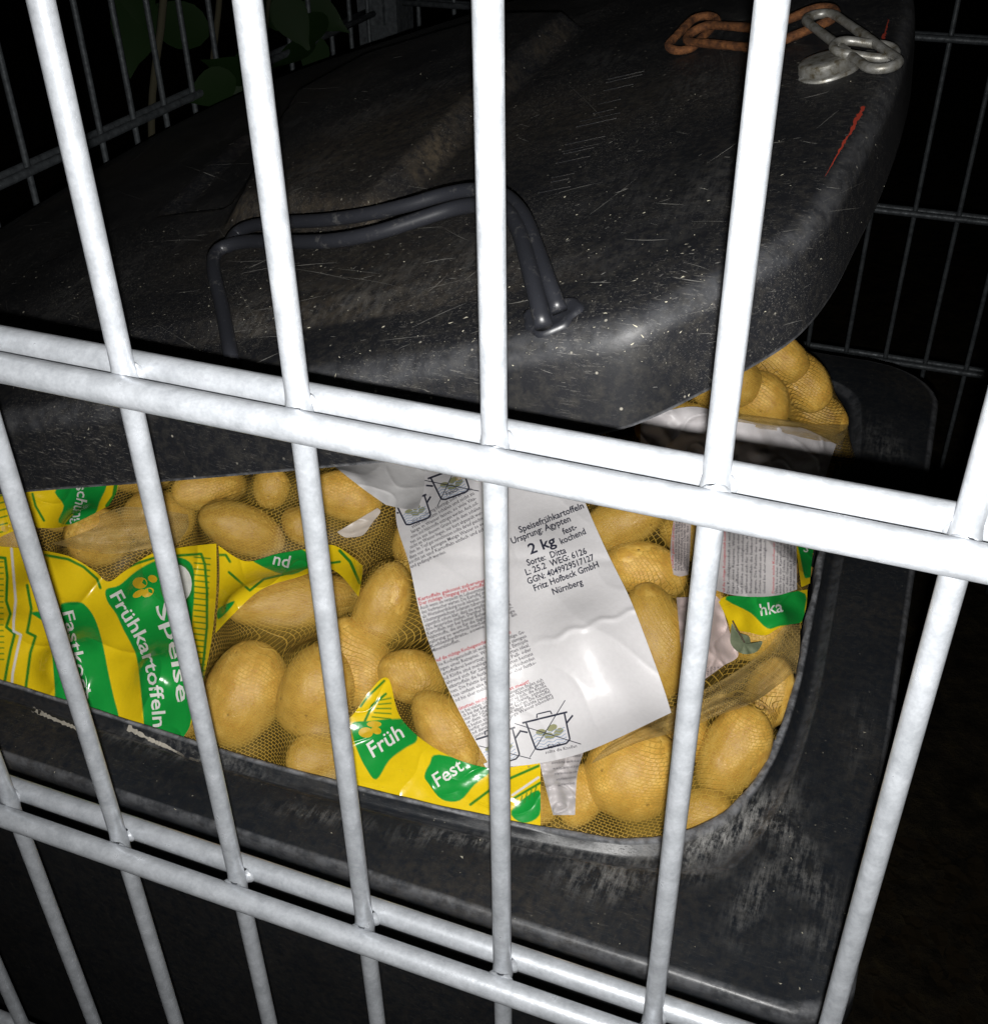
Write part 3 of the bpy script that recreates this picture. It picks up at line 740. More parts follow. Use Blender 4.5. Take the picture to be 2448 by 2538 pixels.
# ------------------------------------------------------------------ films, labels and their print
def hitf(x, y):
    d = ray(x, y); d = d / np.linalg.norm(d)
    h = filmbvh.ray_cast(Vector(CAM), Vector(d))
    if h[0] is None:
        p, t = heap_hit(x, y); return p, -d
    n = np.array(h[1]); n = -n if n @ d > 0 else n
    return np.array(h[0]), n
YEL = (.80, .565, .010); GRN = (.010, .30, .045); WHT = (.70, .685, .695); DGR = (.035, .22, .02)
def interp2(rows, nu, nv):
    rows = [resample(catmull(np.array(r, float), 10), nu) for r in rows]
    cols = np.stack(rows, 0)                                  # nrow x nu x 2
    out = [resample(catmull(cols[:, i], 10), nv) for i in range(nu)]
    return np.stack(out, 1)                                   # nv x nu x 2
class Sheet:
    """a thin printed sheet lying on the heap: keeps its own surface so that print can follow it"""
    def __init__(s, rows, bag, name, m, base, off=1.0, wr=.5, wf=.25, seed=0, step=1.7, shapes=(), lift=None, label=None, edge=0.0, back=None, smooth=3):
        r = np.array(rows, float); w = max(np.linalg.norm(r[:, -1] - r[:, 0], axis=1).max(), 20); h = max(np.linalg.norm(r[-1] - r[0], axis=1).max(), 20)
        w = max(w, np.linalg.norm(np.diff(r, axis=1), axis=2).sum(1).max())
        nu, nv = int(w / step) + 2, int(h / step) + 2
        P = interp2(rows, nu, nv); s.px = P
        V = np.zeros((nv, nu, 3)); N = np.zeros((nv, nu, 3))
        for j in range(nv):
            for i in range(nu): V[j, i], N[j, i] = hitf(*P[j, i])
        D = ((V - CAM) @ ROT[2])
        for _ in range(smooth):                                # the sheet is stiffer than the net
            for ax in (0, 1):
                Dm = D.copy()
                sl = [slice(None)] * 2; a = sl.copy(); b = sl.copy(); c = sl.copy(); a[ax] = slice(0, -2); b[ax] = slice(2, None); c[ax] = slice(1, -1)
                Dm[tuple(c)] = np.minimum(D[tuple(c)] + .05, .25 * D[tuple(a)] + .5 * D[tuple(c)] + .25 * D[tuple(b)])
                D = Dm
        uu, vv = np.meshgrid(np.linspace(0, 1, nu), np.linspace(0, 1, nv))
        o = off + wr * wob(P[..., 0], P[..., 1], seed, wf * .3) + 1.1 * wr * (1 - np.abs(np.clip(wob(P[..., 0], P[..., 1], seed + 50, wf * .16), -1, 1))) ** 6
        if lift is not None: o = o + lift(uu, vv)
        D = D - o
        dirs = ray(P[..., 0], P[..., 1])
        V = CAM + dirs * D[..., None]
        c = np.tile(np.array(base), (nv, nu, 1)).astype(float)
        for sh in shapes:
            if sh[0] == 'poly':
                k = distline(P[..., 0], P[..., 1], list(sh[1]) + [sh[1][0]]); k = np.where(inpoly(P[..., 0], P[..., 1], sh[1]), k, -k)
            else: k = sh[3] - distline(P[..., 0], P[..., 1], sh[1])
            k = np.clip(.5 + k / step, 0, 1)[..., None]; c = c * (1 - k) + np.array(sh[2]) * k
        F = gridfaces(nv, nu)
        s.o = adopt(mesh(name, V.reshape(-1, 3), F, m, col=c.reshape(-1, 3)), bags[bag]); s.bag = bag
        if label: s.o['label'] = label
        s.bvh = BVHTree.FromPolygons([Vector(q) for q in V.reshape(-1, 3)], F)
    def put(s, x, y, h=.25):
        d = ray(x, y); dn = d / np.linalg.norm(d)
        q = s.bvh.ray_cast(Vector(CAM), Vector(dn))
        if q[0] is None: return None
        n = np.array(q[1]); n = -n if n @ dn > 0 else n
        return np.array(q[0]) + (n * .6 - dn * .6) * h
    def decal(s, pts, faces, m, name, h=None):
        h = h or (.65 if m is INK_W else (.45 if name == 'lettering' else .28))
        V = []; bad = set()
        for i, (x, y) in enumerate(pts):
            p = s.put(x, y, h)
            if p is None: bad.add(i); p = np.zeros(3)
            V.append(p)
        F = [f for f in faces if not bad.intersection(f)]
        if not F: return None
        used = sorted({i for f in F for i in f}); mp = {i: k for k, i in enumerate(used)}
        o = mesh(name, [V[i] for i in used], [tuple(mp[i] for i in f) for f in F], m, smooth=False)
        o.parent = s.o
        return o
    def stroke(s, pts, w, m, name='printed_line', n=None):
        P = resample(np.array(pts, float), n or max(4, int(np.linalg.norm(np.diff(np.array(pts, float), axis=0), axis=1).sum() / 3)))
        T = np.gradient(P, axis=0); T /= np.linalg.norm(T, axis=1)[:, None] + 1e-9; Nn = np.stack([-T[:, 1], T[:, 0]], 1)
        k = len(P); return s.decal(np.vstack([P + Nn * w / 2, P - Nn * w / 2]), [(i, i + 1, k + i + 1, k + i) for i in range(k - 1)], m, name, .5 if m is INK_K else .4)
    def blob(s, x, y, a, b, ang, m, name='printed_shape'):
        q = np.linspace(0, 2 * math.pi, 20, endpoint=False); ca, sa = math.cos(math.radians(ang)), math.sin(math.radians(ang))
        P = [(x, y)] + [(x + a * math.cos(t) * ca - b * math.sin(t) * sa, y + a * math.cos(t) * sa + b * math.sin(t) * ca) for t in q]
        return s.decal(P, [(0, 1 + i, 1 + (i + 1) % 20) for i in range(20)], m, name)
_tc = {}
def glyphs(txt, bold=0.0, res=2, shear=0.0):
    key = (txt, bold, res, shear)
    if key not in _tc:
        cu = bpy.data.curves.new('t', 'FONT'); cu.body = txt; cu.size = 1.0; cu.resolution_u = res; cu.offset = bold; cu.shear = shear
        o = bpy.data.objects.new('t', cu); scn.collection.objects.link(o)
        bpy.context.view_layer.update()
        me = o.to_mesh(); V = np.array([v.co[:2] for v in me.vertices]).reshape(-1, 2); F = [tuple(p.vertices) for p in me.polygons]
        o.to_mesh_clear(); bpy.data.objects.remove(o); bpy.data.curves.remove(cu); _tc[key] = (V, F)
    return _tc[key]
def write(sheet, txt, x, y, ang, size, m, bold=0.0, width=None, res=2, name='lettering', bend=0.0, shear=0.0, cond=1.0, path=None):
    """txt on a sheet, baseline from x, y at ang degrees (picture, y down); width squeezes it to that many grid px"""
    V, F = glyphs(txt, bold, res, shear)
    if not len(V): return
    V = V.copy(); w = V[:, 0].max()
    sx = size * cond if width is None else width / w
    X, Y = V[:, 0] * sx, V[:, 1] * size
    if path is not None:                                       # follow a baseline
        P = resample(catmull(np.array(path, float), 12), 200); L = np.r_[0, np.cumsum(np.linalg.norm(np.diff(P, axis=0), axis=1))]
        X = X * (L[-1] / X.max()); T = np.gradient(P, axis=0); T /= np.linalg.norm(T, axis=1)[:, None]
        bx, by = np.interp(X, L, P[:, 0]), np.interp(X, L, P[:, 1]); tx, ty = np.interp(X, L, T[:, 0]), np.interp(X, L, T[:, 1])
        pts = np.stack([bx + ty * Y, by - tx * Y], 1)
    else:
        ca, sa = math.cos(math.radians(ang)), math.sin(math.radians(ang)); Yb = Y + bend * X * X
        pts = np.stack([x + X * ca + Yb * sa, y + X * sa - Yb * ca], 1)
    return sheet.decal(pts, F, m, name)
Ln = lambda pts, c, w: ('line', pts, c, w)
Po = lambda pts, c: ('poly', [tuple(q) for q in catmull(np.array(pts, float), 4, True)], c)

# big yellow band of the front bag
hat = []
for k in range(22):                                           # short bars of the border at right
    y = 1066 + k * 11.3; hat.append(Ln([(372 - .02 * k * k * .3, y), (402 - k * .55, y + 3)], DGR, 1.3))
hatl = [Ln([(-5, 1075 + k * 11), (6 + (1 if k > 12 else 0), 1075 + k * 11)], DGR, 1.2) for k in range(18)]
f1 = Sheet([[(-45, 1043), (55, 1050), (130, 1064), (180, 1092), (207, 1113), (240, 1092), (290, 1060), (350, 1047), (414, 1040)],
            [(-45, 1130), (55, 1132), (130, 1146), (185, 1170), (222, 1186), (258, 1172), (305, 1150), (360, 1140), (414, 1128)],
            [(-45, 1215), (50, 1220), (128, 1238), (190, 1260), (238, 1272), (275, 1265), (318, 1252), (362, 1240), (405, 1222)],
            [(-45, 1300), (40, 1312), (120, 1335), (190, 1362), (245, 1380), (285, 1385), (330, 1372), (362, 1340), (392, 1290)],
            [(-45, 1370), (40, 1382), (118, 1405), (190, 1430), (245, 1445), (285, 1450), (330, 1430), (358, 1400), (380, 1350)]],
           'front', 'printed_band', FILM, YEL, 2.2, 1.3, .18, 3, 1.7, shapes=[
    Po([(203, 1128), (228, 1120), (262, 1092), (300, 1072), (340, 1066), (368, 1082), (372, 1130), (368, 1200), (372, 1290), (370, 1340), (352, 1420), (280, 1450), (276, 1395), (270, 1330), (262, 1262), (252, 1235), (236, 1205), (222, 1175), (205, 1150)], GRN),
    Po([(118, 1155), (150, 1152), (165, 1160), (182, 1185), (196, 1230), (208, 1290), (218, 1335), (228, 1375), (235, 1440), (108, 1420), (105, 1325), (98, 1240), (88, 1195), (60, 1172), (112, 1170)], GRN),
    Ln([(85, 1062), (130, 1070), (160, 1085), (186, 1108), (192, 1125)], DGR, 2.6),
    Ln([(-10, 1066), (10, 1068), (14, 1105), (12, 1150), (20, 1175), (12, 1200), (28, 1213), (20, 1245), (14, 1275), (8, 1310), (6, 1380)], DGR, 2.8),
    Ln([(22, 1050), (26, 1100), (30, 1150), (26, 1190), (26, 1208), (40, 1215), (32, 1250), (24, 1290), (18, 1390)], WHT, 2.2),
    Ln([(52, 1120), (60, 1165), (56, 1190), (52, 1210), (68, 1218), (58, 1250), (50, 1310), (46, 1400)], DGR, 2.8),
    Ln([(225, 1095), (262, 1078), (300, 1066), (385, 1060), (392, 1080), (396, 1130), (396, 1200), (390, 1260), (384, 1300)], DGR, 2.6),
    *hat, *hatl], label='large yellow film band with green panels and white lettering')
f1.blob(338, 1118, 30, 38, 0, INK_W); f1.stroke([(338 + 32 * math.cos(a), 1118 + 40 * math.sin(a)) for a in np.linspace(-1.6, 3.0, 30)], 2.6, INK_DG)
for x, y, a, b, g in ((268, 1116, 14, 11, 0), (266, 1136, 13, 6, -30), (283, 1134, 12, 8, -30), (292, 1108, 9, 7, 20), (357, 1112, 10, 9, -50)): f1.blob(x, y, a, b, g, INK_O)
write(f1, 'Fastkochend', 0, 0, 0, 31, INK_W, .012, path=[(119, 1170), (130, 1215), (140, 1262), (150, 1310), (158, 1355), (166, 1415)])
write(f1, 'Frühkartoffeln', 0, 0, 0, 37, INK_W, .014, path=[(209, 1138), (228, 1172), (258, 1222), (278, 1275), (288, 1330), (294, 1392)])
write(f1, 'Speise', 0, 0, 0, 37, INK_W, .014, path=[(296, 1160), (316, 1210), (326, 1260), (336, 1320), (340, 1345)])

# folded band with the word end "nd"
f2 = Sheet([[(418, 1044), (470, 1074), (530, 1060), (590, 1050), (640, 1044), (694, 1082)],
            [(420, 1110), (455, 1108), (520, 1096), (590, 1078), (640, 1068), (692, 1108)],
            [(412, 1212), (450, 1172), (500, 1128), (565, 1106), (635, 1090), (686, 1142)]],
           'front', 'printed_band', FILM, YEL, 1.6, .8, .2, 8, 1.7, shapes=[
    Po([(478, 1068), (530, 1052), (575, 1050), (598, 1072), (590, 1086), (545, 1100)], GRN), Ln([(438, 1095), (478, 1130), (505, 1108), (540, 1100), (600, 1082), (650, 1075)], DGR, 2.4),
    Ln([(418, 1062), (432, 1062), (440, 1075)], DGR, 2.4), Po([(418, 1165), (448, 1150), (440, 1165), (418, 1185)], GRN), Ln([(650, 1054), (670, 1075), (688, 1115)], DGR, 3.0)],
    label='narrow folded yellow film strip with green panel')
write(f2, 'nd', 520, 1080, 14, 34, INK_W, .012)

# band at the far left, under the lid
f3 = Sheet([[(-40, 925), (40, 920), (110, 915), (232, 900)], [(-40, 985), (45, 965), (110, 966), (224, 938)], [(-40, 1048), (40, 1012), (122, 1008), (208, 968)]],
           'back', 'printed_band', FILM, YEL, 1.4, .8, .25, 14, 1.7, shapes=[
    Po([(108, 935), (200, 920), (190, 962), (180, 985), (150, 1002), (112, 1000), (122, 968)], GRN), Ln([(62, 945), (68, 968), (84, 996)], DGR, 2.4), Ln([(222, 925), (218, 950), (205, 968)], DGR, 4.0),
    *[Ln([(-5, 950 + 14 * k), (14, 945 + 14 * k)], DGR, 1.3) for k in range(6)]], label='yellow and green film band half hidden under the lid')
write(f3, 'schung', 0, 0, 0, 30, INK_W, .012, path=[(146, 930), (148, 950), (143, 968), (140, 985), (142, 1004)])
for x, y, a, b, g in ((10, 1012, 8, 6, 0), (22, 1008, 7, 5, 40), (15, 1022, 9, 5, 10)): f3.blob(x, y, a, b, g, INK_O)

# small band at the front rim
f4 = Sheet([[(640, 1392), (675, 1368), (705, 1325), (742, 1298), (768, 1376), (842, 1438), (938, 1470), (1034, 1458)],
            [(648, 1440), (682, 1420), (712, 1402), (744, 1400), (778, 1438), (842, 1484), (938, 1512), (1034, 1510)],
            [(656, 1500), (686, 1510), (716, 1516), (746, 1522), (784, 1532), (842, 1546), (938, 1574), (1034, 1600)]],
           'low', 'printed_band', FILM, YEL, 1.8, .8, .2, 21, 1.7, shapes=[
    Po([(674, 1384), (706, 1380), (750, 1376), (790, 1380), (798, 1416), (775, 1432), (745, 1455), (720, 1492), (700, 1470), (685, 1440), (675, 1410)], GRN),
    Po([(840, 1444), (940, 1470), (938, 1478), (908, 1502), (880, 1532), (845, 1530), (820, 1500), (812, 1485), (822, 1462)], GRN),
    Ln([(690, 1352), (702, 1335), (735, 1303)], DGR, 2.2), Ln([(698, 1380), (712, 1350), (738, 1328)], DGR, 2.4), *[Ln([(712 + 4 * k, 1372 - 8 * k), (748, 1376 - 10 * k)], DGR, 1.2) for k in range(5)],
    Ln([(900, 1540), (940, 1510), (975, 1490), (1030, 1466)], DGR, 2.6), Ln([(980, 1522), (1030, 1488)], WHT, 2.0), Ln([(980, 1530), (1034, 1498)], DGR, 2.4),
    Po([(978, 1552), (1030, 1512), (1032, 1560), (1000, 1575)], GRN), *[Ln([(985 + 9 * k, 1548 - 6 * k), (990 + 9 * k, 1530 - 6 * k)], DGR, 1.2) for k in range(5)]],
    label='small yellow and green film band at the front rim')
write(f4, 'Früh', 712, 1452, -34, 42, INK_W, .013, shear=.1)
write(f4, 'Fest', 836, 1508, -34, 38, INK_W, .012, shear=.1)
for x, y, a, b, g in ((700, 1402, 14, 10, 0), (720, 1398, 10, 7, 20), (716, 1386, 14, 6, 0)): f4.blob(x, y, a, b, g, INK_O)

# big white label
L1 = Sheet([[(772, 870), (880, 862), (1000, 862), (1088, 880)],
            [(757, 985), (880, 985), (1000, 975), (1122, 968)], [(783, 1080), (905, 1075), (1042, 1066), (1163, 1060)], [(805, 1180), (930, 1172), (1080, 1160), (1207, 1150)],
            [(836, 1270), (965, 1265), (1112, 1260), (1251, 1265)], [(882, 1368), (1002, 1352), (1150, 1328), (1272, 1325)], [(938, 1468), (1024, 1462), (1128, 1436), (1284, 1364)]],
           'label', 'paper_label', PAPER, WHT, 2.6, .7, .1, 33, 3.2, smooth=150, lift=lambda u, v: 7 * np.exp(-((u - 1) / .5) ** 2) + 4 * v + 1.3 * np.exp(-((v - .655 + .05 * u + .006 * np.sin(u * 40)) / .010) ** 2) * np.clip((u - .45) / .15, 0, 1) - .8 * np.exp(-((v - .30 - .1 * u) / .02) ** 2), label='large white label with black lines of print')
g2 = lambda X, Y: (733.4 + X * .3151, 872.4 + Y * .3151)
for txt, X0, Y0, X1, Y1, sz in (('Speisefrühkartoffeln', 828, 470, 1220, 318, 16.5), ('Ursprung: Ägypten', 782, 538, 1140, 398, 16.5), ('2 kg', 892, 600, 1052, 540, 27), ('fest-', 1094, 480, 1178, 446, 16),
                               ('kochend', 1078, 540, 1232, 474, 16.5), ('Sorte:  Ditta', 876, 670, 1112, 590, 16.5), ('L: 25.2  WEG: 6126', 868, 728, 1238, 594, 16.5), ('GGN: 4049929517127', 880, 782, 1284, 632, 16.5), ('Fritz Hofbeck GmbH', 918, 824, 1310, 676, 16.5), ('Nürnberg', 1030, 846, 1214, 782, 16.5)):
    (xa, ya), (xb, yb) = g2(X0, Y0), g2(X1, Y1)
    write(L1, txt, xa, ya, math.degrees(math.atan2(yb - ya, xb - xa)), sz * 1.06, INK_K, .020, width=math.hypot(xb - xa, yb - ya))
BODY1 = ['Wer es vollwertig bevorzugt, sollte die Knollen', 'stets nur dünn schälen und nicht zu', 'lange in Wasser lassen, so viele Vita-', 'mine und Nährstoffe entzogen werden. Auch soll-', 'ten sie aus diesem Grund nach dem schälen', 'nicht im Wasser liegen, nur kurz abgespült wer-', 'den. Im Topf gut verschlossen sollte darauf geachtet', 'dass nur die geringste Menge Wasser so ver-', 'kocht ist und Kartoffeln einfach und scho-', 'nend gedämpft werden.']
BODY2 = [('r', 'Kartoffeln gekonnt zubereiten'), ('r', 'Der richtige Umgang mit Kartoffeln'), 'Auch wenn sie verpackt im Lebensmittelhandel auf', 'den Verbraucher warten: Die Kartoffel ist durch ihre', 'als Wurzelverdickung noch lebende Teile und eines', 'Schattengewächses Solanum tuberosum. Damit ist', 'eigentlich schon klar, dass sie empfindlich sind und', 'ihre Ansprüche stellen. Darüber hinaus behalten', 'Kartoffeln nur bei bester Behandlung alle die', 'Nährstoffe, die sie für die tägliche gesunde Er-', 'nährung so wertvoll machen: Hochwertige', 'Kohlenhydrate, sowie eine Fülle an', 'Mineralstoffen.']
BODY3 = [('r', 'Auf die richtige Kocheigenschaft kommt es an'), 'Die Kocheigenschaft ist wichtig für das richtige Ge-', 'lingen eines Rezeptes. Wenn Sie einen sämigen', 'Kartoffelbrei bevorzugt oder Suppen, Eintöpfe', 'und Klöße sind mehligkochende Sorten ideal,', 'während sich für Salate, Aufläufe, Pell- oder', 'Bratkartoffeln die festkochenden Sorten bestens', 'eignen. Die Palette der vorwiegend festkochenden', 'Sorten umfasst eine Bandbreite von eher festko-', 'chend bis eher mehligkochend.']
BODY4 = [('r', 'Dünsten nicht Kochen ist meist!'), 'Wie bei vielen Obst- und Gemüsearten finden sich', 'auch bei der Kartoffel die meisten Nährstoffe direkt', 'unter der Schale. Daher lohnt es sich, die Knolle', 'vor dem Garen nicht zu schälen, sondern', 'am besten als Pellkartoffeln zu kochen. Die Kartoffel', 'hierfür unter Wasser mit einer Bürste reinigen', 'und dann in wenig Menge Wasser schonend', 'dünsten.']
def block(sheet, lines, p0, p1, q0, q1, sz):
    """text block: left margin from p0 to p1, right ends from q0 to q1"""
    n = len(lines)
    for k, tx in enumerate(lines):
        f = k / (n - 1); xa, ya = p0[0] + (p1[0] - p0[0]) * f, p0[1] + (p1[1] - p0[1]) * f; xb, yb = q0[0] + (q1[0] - q0[0]) * f, q0[1] + (q1[1] - q0[1]) * f
        m = INK_G
        if isinstance(tx, tuple): m, tx = INK_R, tx[1]
        W = math.hypot(xb - xa, yb - ya); w = W if k < n - 1 or len(tx) > 40 else None
        if m is INK_R: w = W * .86
        if w is None: w = W * len(tx) / 46
        write(sheet, tx, xa, ya, math.degrees(math.atan2(yb - ya, xb - xa)), sz, m,   .012 if m is INK_G else .02, width=w, res=1, name='small_print')
block(L1, BODY1, g2(180, 410), g2(155, 690), g2(540, 205), g2(655, 470), 9.5)
block(L1, BODY2, g2(212, 884), g2(296, 1196), g2(690, 745), g2(822, 990), 10)
block(L1, BODY3, g2(318, 1256), g2(400, 1512), g2(850, 1050), g2(940, 1290), 10)
block(L1, BODY4, g2(434, 1556), g2(540, 1722), g2(960, 1350), g2(1045, 1490), 9.5)
def pot(sheet, cx, cy, sz, ang, cross=True):
    ca, sa = math.cos(ang), math.sin(ang); T = lambda u, v: (cx + sz * (u * ca - .78 * v * sa), cy + sz * (u * sa + .78 * v * ca))
    for pts, w in (([(-.5, -.42), (-.42, .5), (-.3, .56), (.38, .56), (.5, .46), (.52, -.42)], 3.2), ([(-.6, -.45), (.6, -.45)], 3.6), ([(-.2, -.5), (-.18, -.62), (.18, -.62), (.2, -.5)], 2.4), ([(-.52, -.1), (-.72, -.22)], 3.4), ([(.52, -.1), (.72, -.3)], 3.4)):
        sheet.stroke([T(*q) for q in pts], w, INK_K)
    for v in (.05, .16, .27, .38, .48): sheet.stroke([T(u, v + .03 * math.sin(u * 26)) for u in np.linspace(-.42, .44, 26)], 1.3, INK_B)
    for u, v, a in ((-.18, .0, 10), (.12, -.06, -10), (.0, .18, 20), (.26, .12, -20)): sheet.blob(*T(u, v), sz * .14, sz * .085, math.degrees(ang) + a, INK_Y)
    if cross:
        sheet.stroke([T(-.8, -.5), T(.75, .7)], 1.6, INK_K); sheet.stroke([T(.62, -.85), T(-.62, .72)], 1.6, INK_K)
pot(L1, *g2(1000, 1670), 74, -.24); write(L1, 'Falsch', *g2(1000, 1782), -14, 11, INK_K, .012)
write(L1, 'sollte die Knollen', *g2(985, 1812), -12, 9, INK_G, .01, width=62, res=1, name='small_print')
pot(L1, *g2(690, 1770), 74, -.3)
pot(L1, *g2(405, 165), 62, -.35); write(L1, 'Falsch', *g2(385, 245), -24, 11, INK_K, .012)
pot(L1, *g2(185, 330), 55, -.35, False)

# turned up end of the white label and its second layer
L2 = Sheet([[(925, 1462), (985, 1440), (1060, 1440)], [(935, 1478), (990, 1465), (1062, 1452)], [(945, 1492), (1000, 1480), (1035, 1462)]], 'label', 'paper_label', PAPER, WHT, 1.0, .5, .3, 3, 2.6)
block(L2, BODY2[2:6], (938, 1476), (950, 1490), (1050, 1446), (1035, 1462), 8)
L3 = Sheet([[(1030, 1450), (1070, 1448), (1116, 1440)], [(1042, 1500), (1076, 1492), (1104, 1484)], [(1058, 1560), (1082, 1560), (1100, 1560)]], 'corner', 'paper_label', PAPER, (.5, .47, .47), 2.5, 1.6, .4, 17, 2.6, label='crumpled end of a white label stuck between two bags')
block(L3, BODY4[1:7], (1052, 1452), (1068, 1505), (1112, 1448), (1100, 1500), 7)
# white flap behind the label, near the lid edge
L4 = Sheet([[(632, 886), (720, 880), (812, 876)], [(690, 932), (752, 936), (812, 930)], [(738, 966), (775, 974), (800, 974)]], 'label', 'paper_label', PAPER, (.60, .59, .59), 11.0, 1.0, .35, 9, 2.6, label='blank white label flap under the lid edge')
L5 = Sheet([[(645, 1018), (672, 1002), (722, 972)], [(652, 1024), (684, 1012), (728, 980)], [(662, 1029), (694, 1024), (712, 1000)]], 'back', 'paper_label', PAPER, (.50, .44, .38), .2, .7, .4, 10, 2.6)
# rear bag: blank side of its label
L6 = Sheet([[(1225, 800), (1324, 778), (1409, 800), (1462, 812), (1515, 817), (1544, 822), (1600, 850)], [(1225, 850), (1324, 830), (1405, 845), (1460, 855), (1515, 866), (1545, 872), (1590, 878)], [(1225, 905), (1324, 900), (1400, 905), (1460, 915), (1515, 925), (1545, 930), (1575, 925)]],
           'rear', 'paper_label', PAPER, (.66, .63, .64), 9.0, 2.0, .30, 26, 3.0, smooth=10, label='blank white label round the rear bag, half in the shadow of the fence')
# right hand bag: label with vertical lines, printed band, scraps
g4 = lambda X, Y: (1235 + X * .2363, 965 + Y * .2363)
L7 = Sheet([[g4(540, 60), g4(700, 70), g4(900, 90), g4(1080, 120), g4(1215, 150)], [g4(548, 380), g4(700, 400), g4(900, 420), g4(1080, 430), g4(1222, 430)], [g4(552, 690), g4(700, 735), g4(900, 750), g4(1080, 735), g4(1225, 690)]],
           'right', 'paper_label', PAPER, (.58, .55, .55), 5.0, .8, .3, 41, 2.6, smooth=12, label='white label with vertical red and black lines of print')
def vlines(sheet, lines, x0, x1, ya, yb, sz):
    for k, tx in enumerate(lines):
        x = x0 + (x1 - x0) * k / max(1, len(lines) - 1); m = INK_G
        if isinstance(tx, tuple): m, tx = INK_R, tx[1]
        (xa, y1), (xb, y2) = g4(x, yb), g4(x + 8, ya)
        write(sheet, tx, xa, y1, -89, sz, m, .012, width=abs(y2 - y1) * min(1, len(tx) / 34), res=1, name='small_print')
vlines(L7, [q if isinstance(q, tuple) else q[:34] for q in BODY3], 640, 968, 130, 725, 7.5)
vlines(L7, [('r', 'Dünsten nicht Kochen ist meist!')] + [q[:32] for q in BODY4[1:7]], 1040, 1205, 150, 725, 7)
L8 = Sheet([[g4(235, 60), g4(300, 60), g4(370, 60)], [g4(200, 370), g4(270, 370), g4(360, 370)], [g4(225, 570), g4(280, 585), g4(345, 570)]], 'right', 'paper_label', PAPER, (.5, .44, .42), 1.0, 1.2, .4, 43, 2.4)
vlines(L8, [('r', 'Kartoffeln gekonnt zubereiten')] + [q[:30] for q in BODY2[2:7]], 225, 340, 90, 540, 7)
f5 = Sheet([[g4(590, 790), g4(660, 745), g4(900, 745), g4(1120, 720), g4(1310, 690)], [g4(640, 890), g4(780, 880), g4(960, 880), g4(1140, 860), g4(1300, 830)], [g4(690, 1010), g4(840, 1040), g4(975, 1060), g4(1100, 990), g4(1262, 960)]],
           'right', 'printed_band', FILM, YEL, 3.0, 1.2, .3, 45, 1.7, smooth=8, shapes=[Po([g4(650, 745), g4(1240, 700), g4(1290, 850), g4(1250, 965), g4(1090, 985), g4(985, 1005), g4(850, 880)], GRN)], label='crumpled yellow and green film band beside the right rim')
write(f5, 'hka', *g4(925, 905), -10, 32, INK_W, .012)
f6 = Sheet([[g4(1215, 260), g4(1290, 270), g4(1370, 280)], [g4(1230, 450), g4(1280, 460), g4(1345, 470)], [g4(1260, 670), g4(1290, 660), g4(1330, 640)]], 'right', 'printed_band', FILM, GRN, 2.0, 1.0, .4, 47, 1.7, shapes=[Po([g4(1200, 260), g4(1240, 380), g4(1280, 570), g4(1300, 600), g4(1340, 600), g4(1340, 700), g4(1220, 700)], YEL)])
write(f6, 'S', *g4(1270, 385), 10, 22, INK_W, .012)
L9 = Sheet([[g4(250, 755), g4(420, 750), g4(545, 735), g4(600, 770)], [g4(270, 980), g4(450, 980), g4(560, 980), g4(690, 1060)], [g4(300, 1240), g4(450, 1240), g4(600, 1240), g4(750, 1225)], [g4(400, 1430), g4(470, 1420), g4(560, 1360), g4(640, 1300)]],
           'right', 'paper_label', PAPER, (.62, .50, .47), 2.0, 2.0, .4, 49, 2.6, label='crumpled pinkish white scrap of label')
vlines(L9, [q[:14] for q in BODY4[1:7]], 480, 620, 1210, 1390, 7)
# bunched ends of net
def bunch(rows, bag, seed, wr=1.6, off=3.0):
    P = interp2(rows, 70, 40); V = np.zeros((40, 70, 3))
    for j in range(40):
        for i in range(70): V[j, i] = hitf(*P[j, i])[0]
    D = (V - CAM) @ ROT[2]; v = np.linspace(0, 1, 40)[:, None]
    u = np.linspace(0, 1, 70)[None]
    D = D - off - 5 * np.sin(math.pi * v) - wr * np.sin(v * 16 + 3 * u + seed) - .8 * wob(P[..., 0], P[..., 1], seed, .15)
    V = CAM + ray(P[..., 0], P[..., 1]) * D[..., None]
    uv = np.stack([np.broadcast_to(u * 90, (40, 70)), np.broadcast_to(v * 40, (40, 70))], -1)
    return adopt(mesh('bunched_net', V.reshape(-1, 3), gridfaces(40, 70), NETD, uv=uv.reshape(-1, 2)), bags[bag])
bunch([[(1275, 1372), (1330, 1330), (1400, 1290), (1462, 1245), (1500, 1200), (1530, 1195)], [(1282, 1395), (1345, 1352), (1420, 1318), (1478, 1280), (1510, 1240), (1530, 1240)], [(1290, 1412), (1360, 1375), (1440, 1345), (1490, 1310), (1515, 1290), (1522, 1290)]], 'corner', 2)
bunch([[(1180, 1412), (1240, 1378), (1290, 1352)], [(1150, 1440), (1230, 1400), (1300, 1378)], [(1130, 1462), (1225, 1420), (1310, 1398)]], 'corner', 5, 1.0, 1.0)
bunch([[(190, 985), (240, 970), (300, 975), (360, 985)], [(180, 1010), (240, 1005), (300, 1010), (360, 1010)], [(100, 1040), (200, 1060), (280, 1050), (340, 1040)]], 'back', 7, .8, -1.0)
bunch([[(1400, 790), (1480, 800), (1560, 812), (1622, 812)], [(1400, 805), (1480, 815), (1560, 828), (1618, 832)], [(1400, 812), (1480, 825), (1560, 845), (1600, 856)]], 'rear', 11, .8, 7.0)

